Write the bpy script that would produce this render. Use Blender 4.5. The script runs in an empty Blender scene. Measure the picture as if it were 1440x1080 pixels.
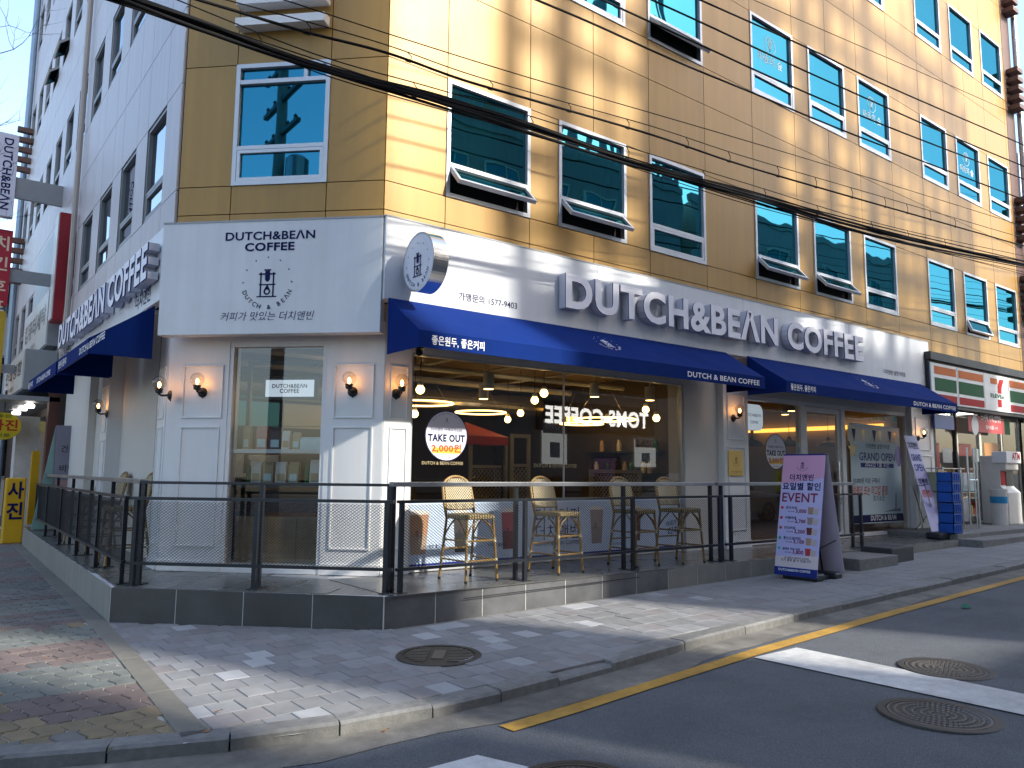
import bpy, bmesh, math, random
from mathutils import Vector, Matrix
random.seed(11)
SC = bpy.context.scene
COL = SC.collection
rad = math.radians
# ------------------------------------------------------------ camera, sky, sun, exposure
FPX, YAW, PITCH, ROLL = 1091.34, rad(52.43), rad(6.574), rad(0.534)
CAM = Vector((0, 0, 1.55))
_f = Vector((math.cos(YAW)*math.cos(PITCH), math.sin(YAW)*math.cos(PITCH), math.sin(PITCH)))
_r0 = Vector((math.sin(YAW), -math.cos(YAW), 0)); _u0 = _r0.cross(_f)
_r = math.cos(ROLL)*_r0 + math.sin(ROLL)*_u0
_u = -math.sin(ROLL)*_r0 + math.cos(ROLL)*_u0
cd = bpy.data.cameras.new('camera'); cam = bpy.data.objects.new('camera', cd); COL.objects.link(cam)
cd.sensor_width = 36; cd.sensor_fit = 'HORIZONTAL'; cd.lens = FPX/1440*36
cd.clip_start = 0.05; cd.clip_end = 1200
M = Matrix.Identity(4)
for i in range(3):
    M[i][0], M[i][1], M[i][2], M[i][3] = _r[i], _u[i], -_f[i], CAM[i]
cam.matrix_world = M
SC.camera = cam
SUN_AZ, SUN_EL = rad(24), rad(34)           # azimuth off the street facade's normal, towards +x
SUN_DIR = Vector((math.sin(SUN_AZ)*math.cos(SUN_EL), -math.cos(SUN_AZ)*math.cos(SUN_EL), math.sin(SUN_EL)))
W = bpy.data.worlds.new('World'); SC.world = W; W.use_nodes = True
nt = W.node_tree; nt.nodes.clear()
sky = nt.nodes.new('ShaderNodeTexSky'); sky.sky_type = 'NISHITA'; sky.sun_disc = False
sky.sun_elevation = SUN_EL; sky.sun_rotation = math.atan2(SUN_DIR.x, SUN_DIR.y)
sky.air_density = 1.0; sky.dust_density = 2.4; sky.ozone_density = 0.7
bg = nt.nodes.new('ShaderNodeBackground'); bg.inputs[1].default_value = 0.15
wo = nt.nodes.new('ShaderNodeOutputWorld')
nt.links.new(sky.outputs[0], bg.inputs[0]); nt.links.new(bg.outputs[0], wo.inputs[0])
sl = bpy.data.lights.new('sun', 'SUN'); sl.energy = 2.1; sl.angle = rad(1.3); sl.color = (1, 0.95, 0.84)
so = bpy.data.objects.new('sun', sl); COL.objects.link(so)
so.rotation_euler = SUN_DIR.to_track_quat('Z', 'Y').to_euler(); so.location = (10, -20, 30)
SC.view_settings.view_transform = 'Standard'; SC.view_settings.look = 'None'
SC.view_settings.exposure = 1.76; SC.view_settings.gamma = 1.0
SC.render.engine = 'CYCLES'
cy = SC.cycles; cy.use_denoising = True; cy.max_bounces = 8; cy.diffuse_bounces = 4; cy.glossy_bounces = 4
cy.transparent_max_bounces = 16; cy.transmission_bounces = 6; cy.caustics_reflective = False; cy.caustics_refractive = False
cy.sample_clamp_indirect = 4.0

# ------------------------------------------------------------ pixels of the photograph to points on known planes
def ray(x, y): return _f + _r*((x-720)/FPX) - _u*((y-540)/FPX)
def at_y(x, y, Y): d = ray(x, y); return CAM + d*((Y-CAM.y)/d.y)
def at_x(x, y, X): d = ray(x, y); return CAM + d*((X-CAM.x)/d.x)
def at_z(x, y, Z): d = ray(x, y); return CAM + d*((Z-CAM.z)/d.z)
def at_s(x, y, S): d = ray(x, y); return CAM + d*(S/(d.x+d.y))
def g(x): return 0.0155*(x-3.8)              # the street climbs gently to the right
ROAD = -0.085
def at_g(x, y, off=0.0):
    d = ray(x, y); t = (0.0155*(CAM.x-3.8)+off-CAM.z)/(d.z-0.0155*d.x); return CAM + d*t

# ------------------------------------------------------------ materials
MATS = {}
def mat(name, col, rough=0.6, metal=0.0, var=0.12, scale=2.5, bump=0.0, bscale=60, emit=0.0, ecol=None, rnd=0.0,
        streak=0.0, spec=0.5, coat=0.0, grime=0.0, alpha=1.0):
    if name in MATS: return MATS[name]
    m = bpy.data.materials.new(name); m.use_nodes = True; MATS[name] = m
    n = m.node_tree.nodes; l = m.node_tree.links; b = n['Principled BSDF']
    b.inputs['Roughness'].default_value = rough; b.inputs['Metallic'].default_value = metal
    b.inputs['Specular IOR Level'].default_value = spec; b.inputs['Coat Weight'].default_value = coat
    b.inputs['Alpha'].default_value = alpha
    geo = n.new('ShaderNodeNewGeometry')
    cur = None
    rgb = n.new('ShaderNodeRGB'); rgb.outputs[0].default_value = (*col, 1); cur = rgb.outputs[0]
    def mul(src, fac_sock, lo, hi):
        mr = n.new('ShaderNodeMapRange'); mr.inputs[3].default_value = lo; mr.inputs[4].default_value = hi
        l.new(fac_sock, mr.inputs[0])
        mx = n.new('ShaderNodeVectorMath'); mx.operation = 'SCALE'
        l.new(src, mx.inputs[0]); l.new(mr.outputs[0], mx.inputs[3]); return mx.outputs[0]
    if var:
        t = n.new('ShaderNodeTexNoise'); t.inputs['Scale'].default_value = scale; t.inputs['Detail'].default_value = 6
        t.inputs['Roughness'].default_value = 0.65
        l.new(geo.outputs['Position'], t.inputs['Vector'])
        r2 = n.new('ShaderNodeMapRange'); r2.inputs[1].default_value = 0.25; r2.inputs[2].default_value = 0.75
        l.new(t.outputs[0], r2.inputs[0]); cur = mul(cur, r2.outputs[0], 1-var, 1+var)
        rr = n.new('ShaderNodeMapRange'); rr.inputs[3].default_value = max(0.02, rough*0.85); rr.inputs[4].default_value = min(1, rough*1.15)
        l.new(t.outputs[0], rr.inputs[0]); l.new(rr.outputs[0], b.inputs['Roughness'])
    if streak:
        mp = n.new('ShaderNodeMapping'); mp.inputs['Scale'].default_value = (7, 7, 0.35); l.new(geo.outputs['Position'], mp.inputs[0])
        t = n.new('ShaderNodeTexNoise'); t.inputs['Scale'].default_value = 1.0; t.inputs['Detail'].default_value = 5; l.new(mp.outputs[0], t.inputs['Vector'])
        r2 = n.new('ShaderNodeMapRange'); r2.inputs[1].default_value = 0.3; r2.inputs[2].default_value = 0.7; l.new(t.outputs[0], r2.inputs[0])
        cur = mul(cur, r2.outputs[0], 1-streak, 1+streak*0.35)
    if grime:
        t = n.new('ShaderNodeTexNoise'); t.inputs['Scale'].default_value = 0.9; t.inputs['Detail'].default_value = 8; t.inputs['Roughness'].default_value = 0.7
        l.new(geo.outputs['Position'], t.inputs['Vector'])
        r2 = n.new('ShaderNodeMapRange'); r2.inputs[1].default_value = 0.42; r2.inputs[2].default_value = 0.62; l.new(t.outputs[0], r2.inputs[0])
        cur = mul(cur, r2.outputs[0], 1, 1-grime)
    if rnd:
        oi = n.new('ShaderNodeObjectInfo'); cur = mul(cur, oi.outputs['Random'], 1-rnd, 1+rnd)
    l.new(cur, b.inputs['Base Color'])
    if bump:
        t = n.new('ShaderNodeTexNoise'); t.inputs['Scale'].default_value = bscale; t.inputs['Detail'].default_value = 5
        l.new(geo.outputs['Position'], t.inputs['Vector'])
        bp = n.new('ShaderNodeBump'); bp.inputs['Strength'].default_value = bump; bp.inputs['Distance'].default_value = 0.01
        l.new(t.outputs[0], bp.inputs['Height']); l.new(bp.outputs[0], b.inputs['Normal'])
    if emit:
        b.inputs['Emission Color'].default_value = (*(ecol or col), 1); b.inputs['Emission Strength'].default_value = emit
    return m
def glass(name, tint=(0.9, 0.95, 0.95), refl=1.0, rough=0.0, wav=0.0):
    m = bpy.data.materials.new(name); m.use_nodes = True; MATS[name] = m
    n = m.node_tree.nodes; l = m.node_tree.links; n.clear()
    o = n.new('ShaderNodeOutputMaterial'); tr = n.new('ShaderNodeBsdfTransparent'); gl = n.new('ShaderNodeBsdfGlossy')
    tr.inputs[0].default_value = (*tint, 1); gl.inputs['Roughness'].default_value = rough
    fr = n.new('ShaderNodeFresnel'); fr.inputs[0].default_value = 1.5
    mm = n.new('ShaderNodeMath'); mm.operation = 'MULTIPLY'; mm.inputs[1].default_value = refl; mm.use_clamp = True
    mx = n.new('ShaderNodeMixShader'); l.new(fr.outputs[0], mm.inputs[0])
    geo = n.new('ShaderNodeNewGeometry'); fm = n.new('ShaderNodeMath'); fm.operation = 'SUBTRACT'; fm.inputs[0].default_value = 1; l.new(geo.outputs['Backfacing'], fm.inputs[1])   # only the outer face mirrors
    mf = n.new('ShaderNodeMath'); mf.operation = 'MULTIPLY'; l.new(mm.outputs[0], mf.inputs[0]); l.new(fm.outputs[0], mf.inputs[1]); l.new(mf.outputs[0], mx.inputs[0])
    l.new(tr.outputs[0], mx.inputs[1]); l.new(gl.outputs[0], mx.inputs[2]); l.new(mx.outputs[0], o.inputs[0])
    return m
def teal_glass(name, dark, tint, fac, wav=0.03):
    m = bpy.data.materials.new(name); m.use_nodes = True; MATS[name] = m
    n = m.node_tree.nodes; l = m.node_tree.links; n.clear()
    o = n.new('ShaderNodeOutputMaterial'); d = n.new('ShaderNodeBsdfDiffuse'); gl = n.new('ShaderNodeBsdfGlossy')
    d.inputs[0].default_value = (*dark, 1); gl.inputs[0].default_value = (*tint, 1); gl.inputs['Roughness'].default_value = 0.015
    geo = n.new('ShaderNodeNewGeometry'); t = n.new('ShaderNodeTexNoise'); t.inputs['Scale'].default_value = 1.1; t.inputs['Detail'].default_value = 1
    l.new(geo.outputs['Position'], t.inputs['Vector'])
    bp = n.new('ShaderNodeBump'); bp.inputs['Strength'].default_value = wav; bp.inputs['Distance'].default_value = 0.25
    l.new(t.outputs[0], bp.inputs['Height']); l.new(bp.outputs[0], gl.inputs['Normal'])
    mx = n.new('ShaderNodeMixShader'); mx.inputs[0].default_value = fac
    l.new(d.outputs[0], mx.inputs[1]); l.new(gl.outputs[0], mx.inputs[2]); l.new(mx.outputs[0], o.inputs[0])
    return m

mat('gold', (0.375, 0.212, 0.047), 0.45, 0.18, 0.06, 1.2, streak=0.12, rnd=0.05, spec=0.6, bump=0.02, bscale=6)
mat('lilac', (0.54, 0.495, 0.50), 0.45, 0, 0.05, 1.2, streak=0.10, rnd=0.03)
mat('core', (0.012, 0.012, 0.013), 0.9)  # near black stands in for the unlit rooms behind open sashes
mat('brown_panel', (0.10, 0.045, 0.03), 0.5, streak=0.15)
mat('alu', (0.55, 0.57, 0.60), 0.38, 0.35, 0.06, 5)
mat('alu_grey', (0.27, 0.28, 0.29), 0.45, 0.2, 0.08, 5)
mat('chrome', (0.72, 0.73, 0.75), 0.16, 1.0, 0.04)
mat('steel', (0.58, 0.59, 0.60), 0.25, 0.9, 0.06, 8)
mat('white_paint', (0.80, 0.80, 0.80), 0.42, 0, 0.03, 2, streak=0.04, grime=0.03)
mat('cream_wall', (0.66, 0.64, 0.60), 0.6, 0, 0.04, 2)
mat('sign_white', (0.74, 0.76, 0.79), 0.40, 0, 0.025, 1.0, streak=0.06, grime=0.05)
mat('letter_white', (0.92, 0.91, 0.97), 0.5, 0, 0.02)
mat('letter_side', (0.55, 0.55, 0.60), 0.4, 0, 0.04)
mat('letter_edge', (0.02, 0.035, 0.22), 0.6, spec=0.15)
mat('navy', (0.007, 0.009, 0.075), 0.6, spec=0.15)
mat('awning', (0.005, 0.025, 0.160), 0.85, 0, 0.10, 1.5, spec=0.08, bump=0.08, bscale=120, grime=0.12)
mat('awning_under', (0.008, 0.009, 0.02), 0.8)
mat('print_white', (0.83, 0.83, 0.84), 0.5, var=0.02)
mat('black_metal', (0.018, 0.019, 0.022), 0.40, 0.3, 0.15, 8, spec=0.5)
mat('black', (0.010, 0.010, 0.012), 0.5)
mat('rail_metal', (0.030, 0.035, 0.045), 0.32, 0.5, 0.15, 8)
mat('tile_dark', (0.062, 0.060, 0.058), 0.5, 0, 0.30, 2.2, bump=0.06, bscale=14, rnd=0.14, grime=0.25)
mat('tile_grey', (0.115, 0.118, 0.125), 0.50, 0, 0.35, 2.8, bump=0.08, bscale=10, rnd=0.12, grime=0.2)
mat('tile_side', (0.24, 0.235, 0.215), 0.6, 0, 0.14, 2.5, bump=0.05, bscale=14, rnd=0.08, streak=0.12)
mat('tile_floor', (0.105, 0.105, 0.10), 0.28, 0, 0.18, 3, rnd=0.12, grime=0.12)
mat('grout', (0.55, 0.54, 0.52), 0.8)
mat('granite', (0.19, 0.187, 0.18), 0.75, 0, 0.30, 14, bump=0.35, bscale=90, rnd=0.10, grime=0.2)
mat('strip_stone', (0.17, 0.16, 0.135), 0.75, 0, 0.16, 18, bump=0.08, bscale=70, rnd=0.06, grime=0.2)
mat('paver', (0.235, 0.235, 0.238), 0.8, 0, 0.16, 7, bump=0.12, bscale=70, rnd=0.13, grime=0.15)
mat('paver_light', (0.34, 0.345, 0.355), 0.8, 0, 0.10, 9, bump=0.10, bscale=70, rnd=0.12)
mat('paver_mauve', (0.215, 0.20, 0.20), 0.8, 0, 0.14, 9, bump=0.10, bscale=70, rnd=0.10)
mat('sand', (0.20, 0.195, 0.18), 0.9, 0, 0.25, 12, bump=0.15, bscale=50)
mat('joint_white', (0.36, 0.35, 0.32), 0.9, 0, 0.35, 15, bump=0.1, bscale=60)
mat('block_yellow', (0.215, 0.168, 0.100), 0.82, 0, 0.20, 9, bump=0.16, bscale=70, rnd=0.14, grime=0.28)
mat('block_red', (0.158, 0.120, 0.110), 0.82, 0, 0.20, 9, bump=0.16, bscale=70, rnd=0.14, grime=0.28)
mat('block_green', (0.155, 0.165, 0.150), 0.82, 0, 0.20, 9, bump=0.16, bscale=70, rnd=0.14, grime=0.28)
mat('block_grey', (0.15, 0.145, 0.14), 0.82, 0, 0.20, 9, bump=0.16, bscale=70, rnd=0.14, grime=0.28)
mat('yellow_line', (0.46, 0.26, 0.045), 0.7, 0, 0.22, 14, bump=0.05, grime=0.35)
mat('white_line', (0.55, 0.55, 0.54), 0.7, 0, 0.2, 12, grime=0.25)
mat('cast_iron', (0.050, 0.045, 0.040), 0.55, 0.4, 0.3, 20, bump=0.15, bscale=60)
mat('rattan', (0.28, 0.17, 0.05), 0.45, 0, 0.25, 20, rnd=0.06)
mat('rattan_dark', (0.22, 0.12, 0.035), 0.42, 0, 0.25, 20)
mat('weave_cream', (0.60, 0.52, 0.34), 0.55, 0, 0.12, 30)
mat('weave_dark', (0.035, 0.025, 0.015), 0.6)
mat('wood', (0.33, 0.205, 0.10), 0.55, 0, 0.25, 6, streak=0.25)
mat('plaque_gold', (0.75, 0.50, 0.16), 0.3, 0.8, 0.08)
mat('wall_bulb', (1, 0.6, 0.2), emit=14, ecol=(1.0, 0.42, 0.09), var=0)
mat('globe_warm', (1, 0.8, 0.5), emit=3.6, ecol=(1.0, 0.60, 0.18), var=0)
mat('ring_warm', (1, 0.8, 0.5), emit=2.6, ecol=(1.0, 0.55, 0.16), var=0)
mat('cove', (1, 0.6, 0.2), emit=0.9, ecol=(1.0, 0.42, 0.06), var=0)
mat('lamp_white', (0.9, 0.9, 0.9), emit=1.6, ecol=(1, 0.95, 0.88), var=0)
mat('lightbox', (0.85, 0.88, 0.95), emit=0.16, ecol=(0.8, 0.88, 1.0), var=0)
mat('backlit_white', (0.9, 0.9, 0.9), emit=2.6, ecol=(1, 0.97, 0.9), var=0)
glass('shop_glass', (0.90, 0.925, 0.92), 2.5)
glass('store_glass', (0.93, 0.95, 0.95), 0.9)
glass('clear_glass', (0.97, 0.97, 0.97), 0.8)
glass('globe_glass', (0.90, 0.86, 0.80), 2.2, 0.02)
teal_glass('window_teal', (0.004, 0.05, 0.06), (0.045, 0.22, 0.28), 0.88, 0.02)
teal_glass('window_flat', (0.004, 0.05, 0.06), (0.035, 0.21, 0.30), 0.85, 0.004)
teal_glass('window_teal2', (0.005, 0.04, 0.045), (0.045, 0.17, 0.19), 0.70, 0.02)
teal_glass('window_side', (0.03, 0.04, 0.05), (0.62, 0.68, 0.72), 0.72, 0.04)
def asphalt():
    m = mat('asphalt', (0.125, 0.134, 0.150), 0.85, 0, 0.30, 0.9, bump=0.8, bscale=140, grime=0.38)
    n = m.node_tree.nodes; l = m.node_tree.links; b = n['Principled BSDF']
    src = b.inputs['Base Color'].links[0].from_socket
    geo = n.new('ShaderNodeNewGeometry'); t = n.new('ShaderNodeTexVoronoi'); t.inputs['Scale'].default_value = 130
    l.new(geo.outputs['Position'], t.inputs['Vector'])
    mr = n.new('ShaderNodeMapRange'); mr.inputs[1].default_value = 0.0; mr.inputs[2].default_value = 0.6; mr.inputs[3].default_value = 1.7; mr.inputs[4].default_value = 0.7
    l.new(t.outputs['Distance'], mr.inputs[0])
    mx = n.new('ShaderNodeVectorMath'); mx.operation = 'SCALE'; l.new(src, mx.inputs[0]); l.new(mr.outputs[0], mx.inputs[3])
    l.new(mx.outputs[0], b.inputs['Base Color'])
asphalt()
mat('gutter', (0.185, 0.172, 0.150), 0.85, 0, 0.42, 4, bump=0.5, bscale=90, grime=0.4)

# ------------------------------------------------------------ mesh helpers
class Fr:                                   # a facade frame: u along, v up, n out of the wall
    def __init__(s, o, u, n, v=(0, 0, 1)): s.o = Vector(o); s.u = Vector(u).normalized(); s.n = Vector(n).normalized(); s.v = Vector(v).normalized()
    def p(s, u, v, n=0): return s.o + s.u*u + s.v*v + s.n*n
    def at(s, u, v, n=0): return Fr(s.p(u, v, n), s.u, s.n, s.v)
XYZ = Fr((0, 0, 0), (1, 0, 0), (0, 1, 0))   # plain x, z, y
class MB:
    def __init__(s): s.v = []; s.f = []
    def add(s, vs, fs):
        b = len(s.v); s.v += [tuple(q) for q in vs]; s.f += [tuple(i+b for i in q) for q in fs]; return s
    def box(s, F, u0, u1, v0, v1, n0, n1):
        return s.add([F.p(a, b, c) for a in (u0, u1) for b in (v0, v1) for c in (n0, n1)],
                     [(0, 1, 3, 2), (4, 6, 7, 5), (0, 4, 5, 1), (2, 3, 7, 6), (0, 2, 6, 4), (1, 5, 7, 3)])
    def wb(s, x0, x1, y0, y1, z0, z1): return s.box(XYZ, x0, x1, z0, z1, y0, y1)
    def prism(s, F, pts, n0, n1):           # outline in (u, v), extruded along n
        k = len(pts); vs = [F.p(a, b, n0) for a, b in pts] + [F.p(a, b, n1) for a, b in pts]
        return s.add(vs, [tuple(range(k)), tuple(range(2*k-1, k-1, -1))] + [(i, i+k, (i+1) % k + k, (i+1) % k) for i in range(k)])
    def face(s, F, pts, n=0): return s.add([F.p(a, b, n) for a, b in pts], [tuple(range(len(pts)))])
    def quad(s, *p): return s.add(p, [(0, 1, 2, 3)])
    def tube(s, pts, r, seg=8, cap=True):
        pts = [Vector(p) for p in pts]; rs = r if isinstance(r, (list, tuple)) else [r]*len(pts)
        ref = None; vs = []
        for i, p in enumerate(pts):
            t = (pts[min(i+1, len(pts)-1)] - pts[max(i-1, 0)])
            if t.length < 1e-9: t = Vector((0, 0, 1))
            t.normalize()
            if ref is None: ref = t.orthogonal().normalized()
            ref = (ref - t*ref.dot(t)); ref = ref.normalized() if ref.length > 1e-6 else t.orthogonal().normalized()
            w = t.cross(ref)
            vs += [p + (ref*math.cos(2*math.pi*k/seg) + w*math.sin(2*math.pi*k/seg))*rs[i] for k in range(seg)]
        fs = [(i*seg+k, i*seg+(k+1) % seg, (i+1)*seg+(k+1) % seg, (i+1)*seg+k) for i in range(len(pts)-1) for k in range(seg)]
        if cap: fs += [tuple(range(seg-1, -1, -1)), tuple((len(pts)-1)*seg+k for k in range(seg))]
        return s.add(vs, fs)
    def lathe(s, c, axis, prof, seg=24, cap=True):   # prof: (radius, distance along axis)
        a = Vector(axis).normalized(); r = a.orthogonal().normalized(); w = a.cross(r); c = Vector(c)
        vs = [c + a*h + (r*math.cos(2*math.pi*k/seg) + w*math.sin(2*math.pi*k/seg))*q for q, h in prof for k in range(seg)]
        fs = [(i*seg+k, i*seg+(k+1) % seg, (i+1)*seg+(k+1) % seg, (i+1)*seg+k) for i in range(len(prof)-1) for k in range(seg)]
        if cap: fs += [tuple(range(seg-1, -1, -1)), tuple((len(prof)-1)*seg+k for k in range(seg))]
        return s.add(vs, fs)
    def disc(s, F, u, v, r, n=0, seg=32, r2=None):
        r2 = r2 or r
        return s.face(F, [(u+r*math.cos(2*math.pi*k/seg), v+r2*math.sin(2*math.pi*k/seg)) for k in range(seg)], n)
    def ringf(s, F, u, v, r0, r1, n=0, seg=32, a0=0, a1=2*math.pi):
        P = [a0+(a1-a0)*k/seg for k in range(seg+1)]
        for k in range(seg):
            s.face(F, [(u+r0*math.cos(P[k]), v+r0*math.sin(P[k])), (u+r1*math.cos(P[k]), v+r1*math.sin(P[k])),
                       (u+r1*math.cos(P[k+1]), v+r1*math.sin(P[k+1])), (u+r0*math.cos(P[k+1]), v+r0*math.sin(P[k+1]))], n)
        return s
    def mesh(s, name):
        me = bpy.data.meshes.new(name); me.from_pydata(s.v, [], s.f); me.validate(); me.update(); return me
LOCAL = set()
def mk(name, mb, m, parent=None, smooth=False, bevel=0.0, data=None, loc=None, rotz=None):
    me = data if data is not None else mb.mesh(name)
    if data is None:
        me.materials.append(MATS[m] if isinstance(m, str) else m)
        if not smooth:
            bm = bmesh.new(); bm.from_mesh(me); bmesh.ops.recalc_face_normals(bm, faces=bm.faces); bm.to_mesh(me); bm.free()
        else:
            bm = bmesh.new(); bm.from_mesh(me); bmesh.ops.recalc_face_normals(bm, faces=bm.faces); bm.to_mesh(me); bm.free()
            for p in me.polygons: p.use_smooth = True
    o = bpy.data.objects.new(name, me); COL.objects.link(o)
    if parent is not None:
        o.parent = parent
        if parent.type == 'EMPTY' and parent.name not in LOCAL: o.matrix_parent_inverse = Matrix.Translation(-parent.location)
    if loc is not None: o.location = loc
    if rotz is not None: o.rotation_euler.z = rotz
    if bevel:
        b = o.modifiers.new('bevel', 'BEVEL'); b.width = bevel; b.segments = 2; b.limit_method = 'ANGLE'
    return o
def tag(o, label, cat, group=None, kind=None):
    o['label'] = label; o['category'] = cat
    if group: o['group'] = group
    if kind: o['kind'] = kind
    return o
def thing(name, label, cat, loc=(0, 0, 0), group=None, local=False, rotz=0.0, kind=None):
    o = bpy.data.objects.new(name, None); COL.objects.link(o); o.location = loc; o.empty_display_size = 0.2
    if local: LOCAL.add(o.name); o.rotation_euler.z = rotz
    return tag(o, label, cat, group, kind)
def struct(o, label=None):
    o['kind'] = 'structure'
    if label: o['label'] = label
    return o
def copy_tree(o, parent=None):
    c = o.copy(); COL.objects.link(c)
    if parent is not None: c.parent = parent
    elif o.name in LOCAL: LOCAL.add(c.name)
    for ch in list(o.children): copy_tree(ch, c)
    return c
_tc = {}
def tmesh(body, off=0.0, res=3):
    k = (body, off, res)
    if k not in _tc:
        c = bpy.data.curves.new('t', 'FONT'); c.body = body; c.size = 1; c.offset = off; c.resolution_u = res; c.fill_mode = 'FRONT'; c.space_character = 1+max(0, off)*2.2
        o = bpy.data.objects.new('t', c); COL.objects.link(o)
        me = bpy.data.meshes.new_from_object(o)
        vs = [tuple(v.co) for v in me.vertices]; fs = [tuple(p.vertices) for p in me.polygons]
        bpy.data.objects.remove(o); bpy.data.curves.remove(c); bpy.data.meshes.remove(me)
        if not vs: vs = [(0, 0, 0), (0.1, 0, 0), (0.1, 0.1, 0)]; fs = [(0, 1, 2)]
        x0 = min(v[0] for v in vs); x1 = max(v[0] for v in vs); y0 = min(v[1] for v in vs); y1 = max(v[1] for v in vs)
        _tc[k] = ([(a-x0, b-y0) for a, b, _ in vs], fs, x1-x0, y1-y0)
    return _tc[k]
def put_text(mb, F, u, v, w, body, n=0.003, h=None, off=0.01, align='l', rot=0.0, shear=0.0):
    vs, fs, bw, bh = tmesh(body, off)
    sx = w/bw; sy = sx if h is None else h/bh
    u0 = u - (w/2 if align == 'c' else w if align == 'r' else 0)
    cr, sr = math.cos(rot), math.sin(rot)
    P = []
    for a, b in vs:
        a, b = a*sx, b*sy; a += shear*b
        P.append(F.p(u0 + a*cr - b*sr, v + a*sr + b*cr, n))
    mb.add(P, fs); return bh*sy
def islands(vs, fs):
    par = list(range(len(vs)))
    def fd(i):
        while par[i] != i: par[i] = par[par[i]]; i = par[i]
        return i
    # merge coincident points first: the fill may repeat a corner
    key = {}
    for i, v in enumerate(vs):
        k = (round(v[0], 4), round(v[1], 4))
        if k in key: par[fd(i)] = fd(key[k])
        else: key[k] = i
    for f in fs:
        for i in f[1:]: par[fd(i)] = fd(f[0])
    gr = {}
    for f in fs: gr.setdefault(fd(f[0]), []).append(f)
    return sorted(gr.values(), key=lambda q: min(vs[i][0] for f in q for i in f))
def words(name, F, u, v, w, body, m, parent, n=0.003, h=None, off=0.01, align='l', rot=0.0, shear=0.0, split=False):
    if not (split or w > .5):
        mb = MB(); put_text(mb, F, u, v, w, body, n, h, off, align, rot, shear); return mk(name, mb, m, parent)
    vs, fs, bw, bh = tmesh(body, off); sx = w/bw; sy = sx if h is None else h/bh   # every character a piece of its own
    u0 = u - (w/2 if align == 'c' else w if align == 'r' else 0)
    hang = any(ord(c) > 0x3000 for c in body); gr = {}
    if hang:
        k = len(body); gaps = sorted((min(vs[i][0] for f in q for i in f), max(vs[i][0] for f in q for i in f), q) for q in islands(vs, fs)); cur = None
        for a, b, q in gaps:
            if cur is None or a > cur[1]-.02*bh: cur = [a, b, list(q)]; gr[len(gr)] = cur
            else: cur[1] = max(cur[1], b); cur[2] += q
        sets = [q[2] for q in gr.values()]
    else: sets = islands(vs, fs)
    for q in sets:
        idx = {}; P = []; Q = []
        for f in q:
            for i in f:
                if i not in idx: idx[i] = len(P); a = vs[i][0]*sx + shear*vs[i][1]*sy; b = vs[i][1]*sy; P.append(F.p(u0 + a*math.cos(rot) - b*math.sin(rot), v + a*math.sin(rot) + b*math.cos(rot), n))
            Q.append(tuple(idx[i] for i in f))
        o = mk('letter', MB().add(P, Q), m, parent)
    return o
def arc_text(mb, F, u, v, r, body, a0, a1, size, n=0.003, off=0.01, flip=False):
    k = len(body)
    for i, c in enumerate(body):
        if c == ' ': continue
        a = a0 + (a1-a0)*(i+0.5)/k
        vs, fs, bw, bh = tmesh(c, off); rot = a + math.pi/2 if flip else a - math.pi/2
        cr, sr = math.cos(rot), math.sin(rot); P = []
        for x, y in vs:
            x, y = (x-bw/2)*size, (y-0.35)*size
            P.append(F.p(u + r*math.cos(a) + x*cr - y*sr, v + r*math.sin(a) + x*sr + y*cr, n))
        mb.add(P, fs)
def emblem(F, u, v, s, m, parent, n=0.003, arc=True, name='emblem', split=False):   # the drip-tower emblem, s = radius of its circle
    mb = MB()
    def bx(a0, a1, b0, b1): mb.face(F, [(u+a0*s, v+b0*s), (u+a1*s, v+b0*s), (u+a1*s, v+b1*s), (u+a0*s, v+b1*s)], n)
    bx(-.42, .40, -.50, -.45); bx(-.30, -.24, -.45, .50); bx(.22, .28, -.45, .50)
    bx(-.36, -.30, .40, .46); bx(-.24, -.10, .40, .46); bx(.10, .22, .40, .46); bx(.28, .34, .40, .46)
    bx(-.34, -.30, -.02, .03); bx(-.24, .22, -.02, .03); bx(.28, .34, -.02, .03)
    bx(-.14, .14, .56, .62); mb.face(F, [(u-.10*s, v+.2*s), (u-.03*s, v+.12*s), (u+.03*s, v+.12*s), (u+.10*s, v+.2*s), (u+.10*s, v+.55*s), (u-.10*s, v+.55*s)], n)
    mb.ringf(F, u, v-.27*s, .075*s, .14*s, n, 16); mb.face(F, [(u-.11*s, v-.18*s), (u+.11*s, v-.18*s), (u, v+.02*s)], n)
    em = mk(name, mb, m, parent); em['kind'] = 'stuff'; mb = MB()
    for k in range(7):
        a = math.pi*(k/6); q = MB() if split else mb
        q.face(F, [(u+s*math.cos(a)+.05*s*(1 if j % 2 == 0 else .42)*math.sin(j*math.pi/5), v+.10*s+s*math.sin(a)+.05*s*(1 if j % 2 == 0 else .42)*math.cos(j*math.pi/5)) for j in range(10)], n)
        if split: mk('star', q, m, parent)
    body = 'DUTCH & BEΛN'; 
    for i, c in enumerate(body):
        if c == ' ': continue
        q = MB() if split else mb; da = math.pi*.80/len(body); arc_text(q, F, u, v+.10*s, s, c, math.pi*1.10+da*i, math.pi*1.10+da*(i+1), .25*s, n, .012, flip=True)
        if split: mk('letter', q, m, parent)
    if not split: o = mk('emblem_ring', mb, m, parent); o['kind'] = 'stuff'
    return em
GY, CH_S, LX = 8.30, 12.67, 2.42            # gold street facade, gold chamfer (x+y), side facade
FR = Fr((0, GY, 0), (1, 0, 0), (0, -1, 0))
FC = Fr((2.45, CH_S-2.45, 0), (1, -1, 0), (-1, -1, 0))
FL = Fr((LX, 0, 0), (0, -1, 0), (-1, 0, 0))  # u = -y
R2 = math.sqrt(2)
def cu(x): return (x-2.45)*R2               # u on the chamfer from a plan x measured on its face
T = 0.324                                    # terrace floor
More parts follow.
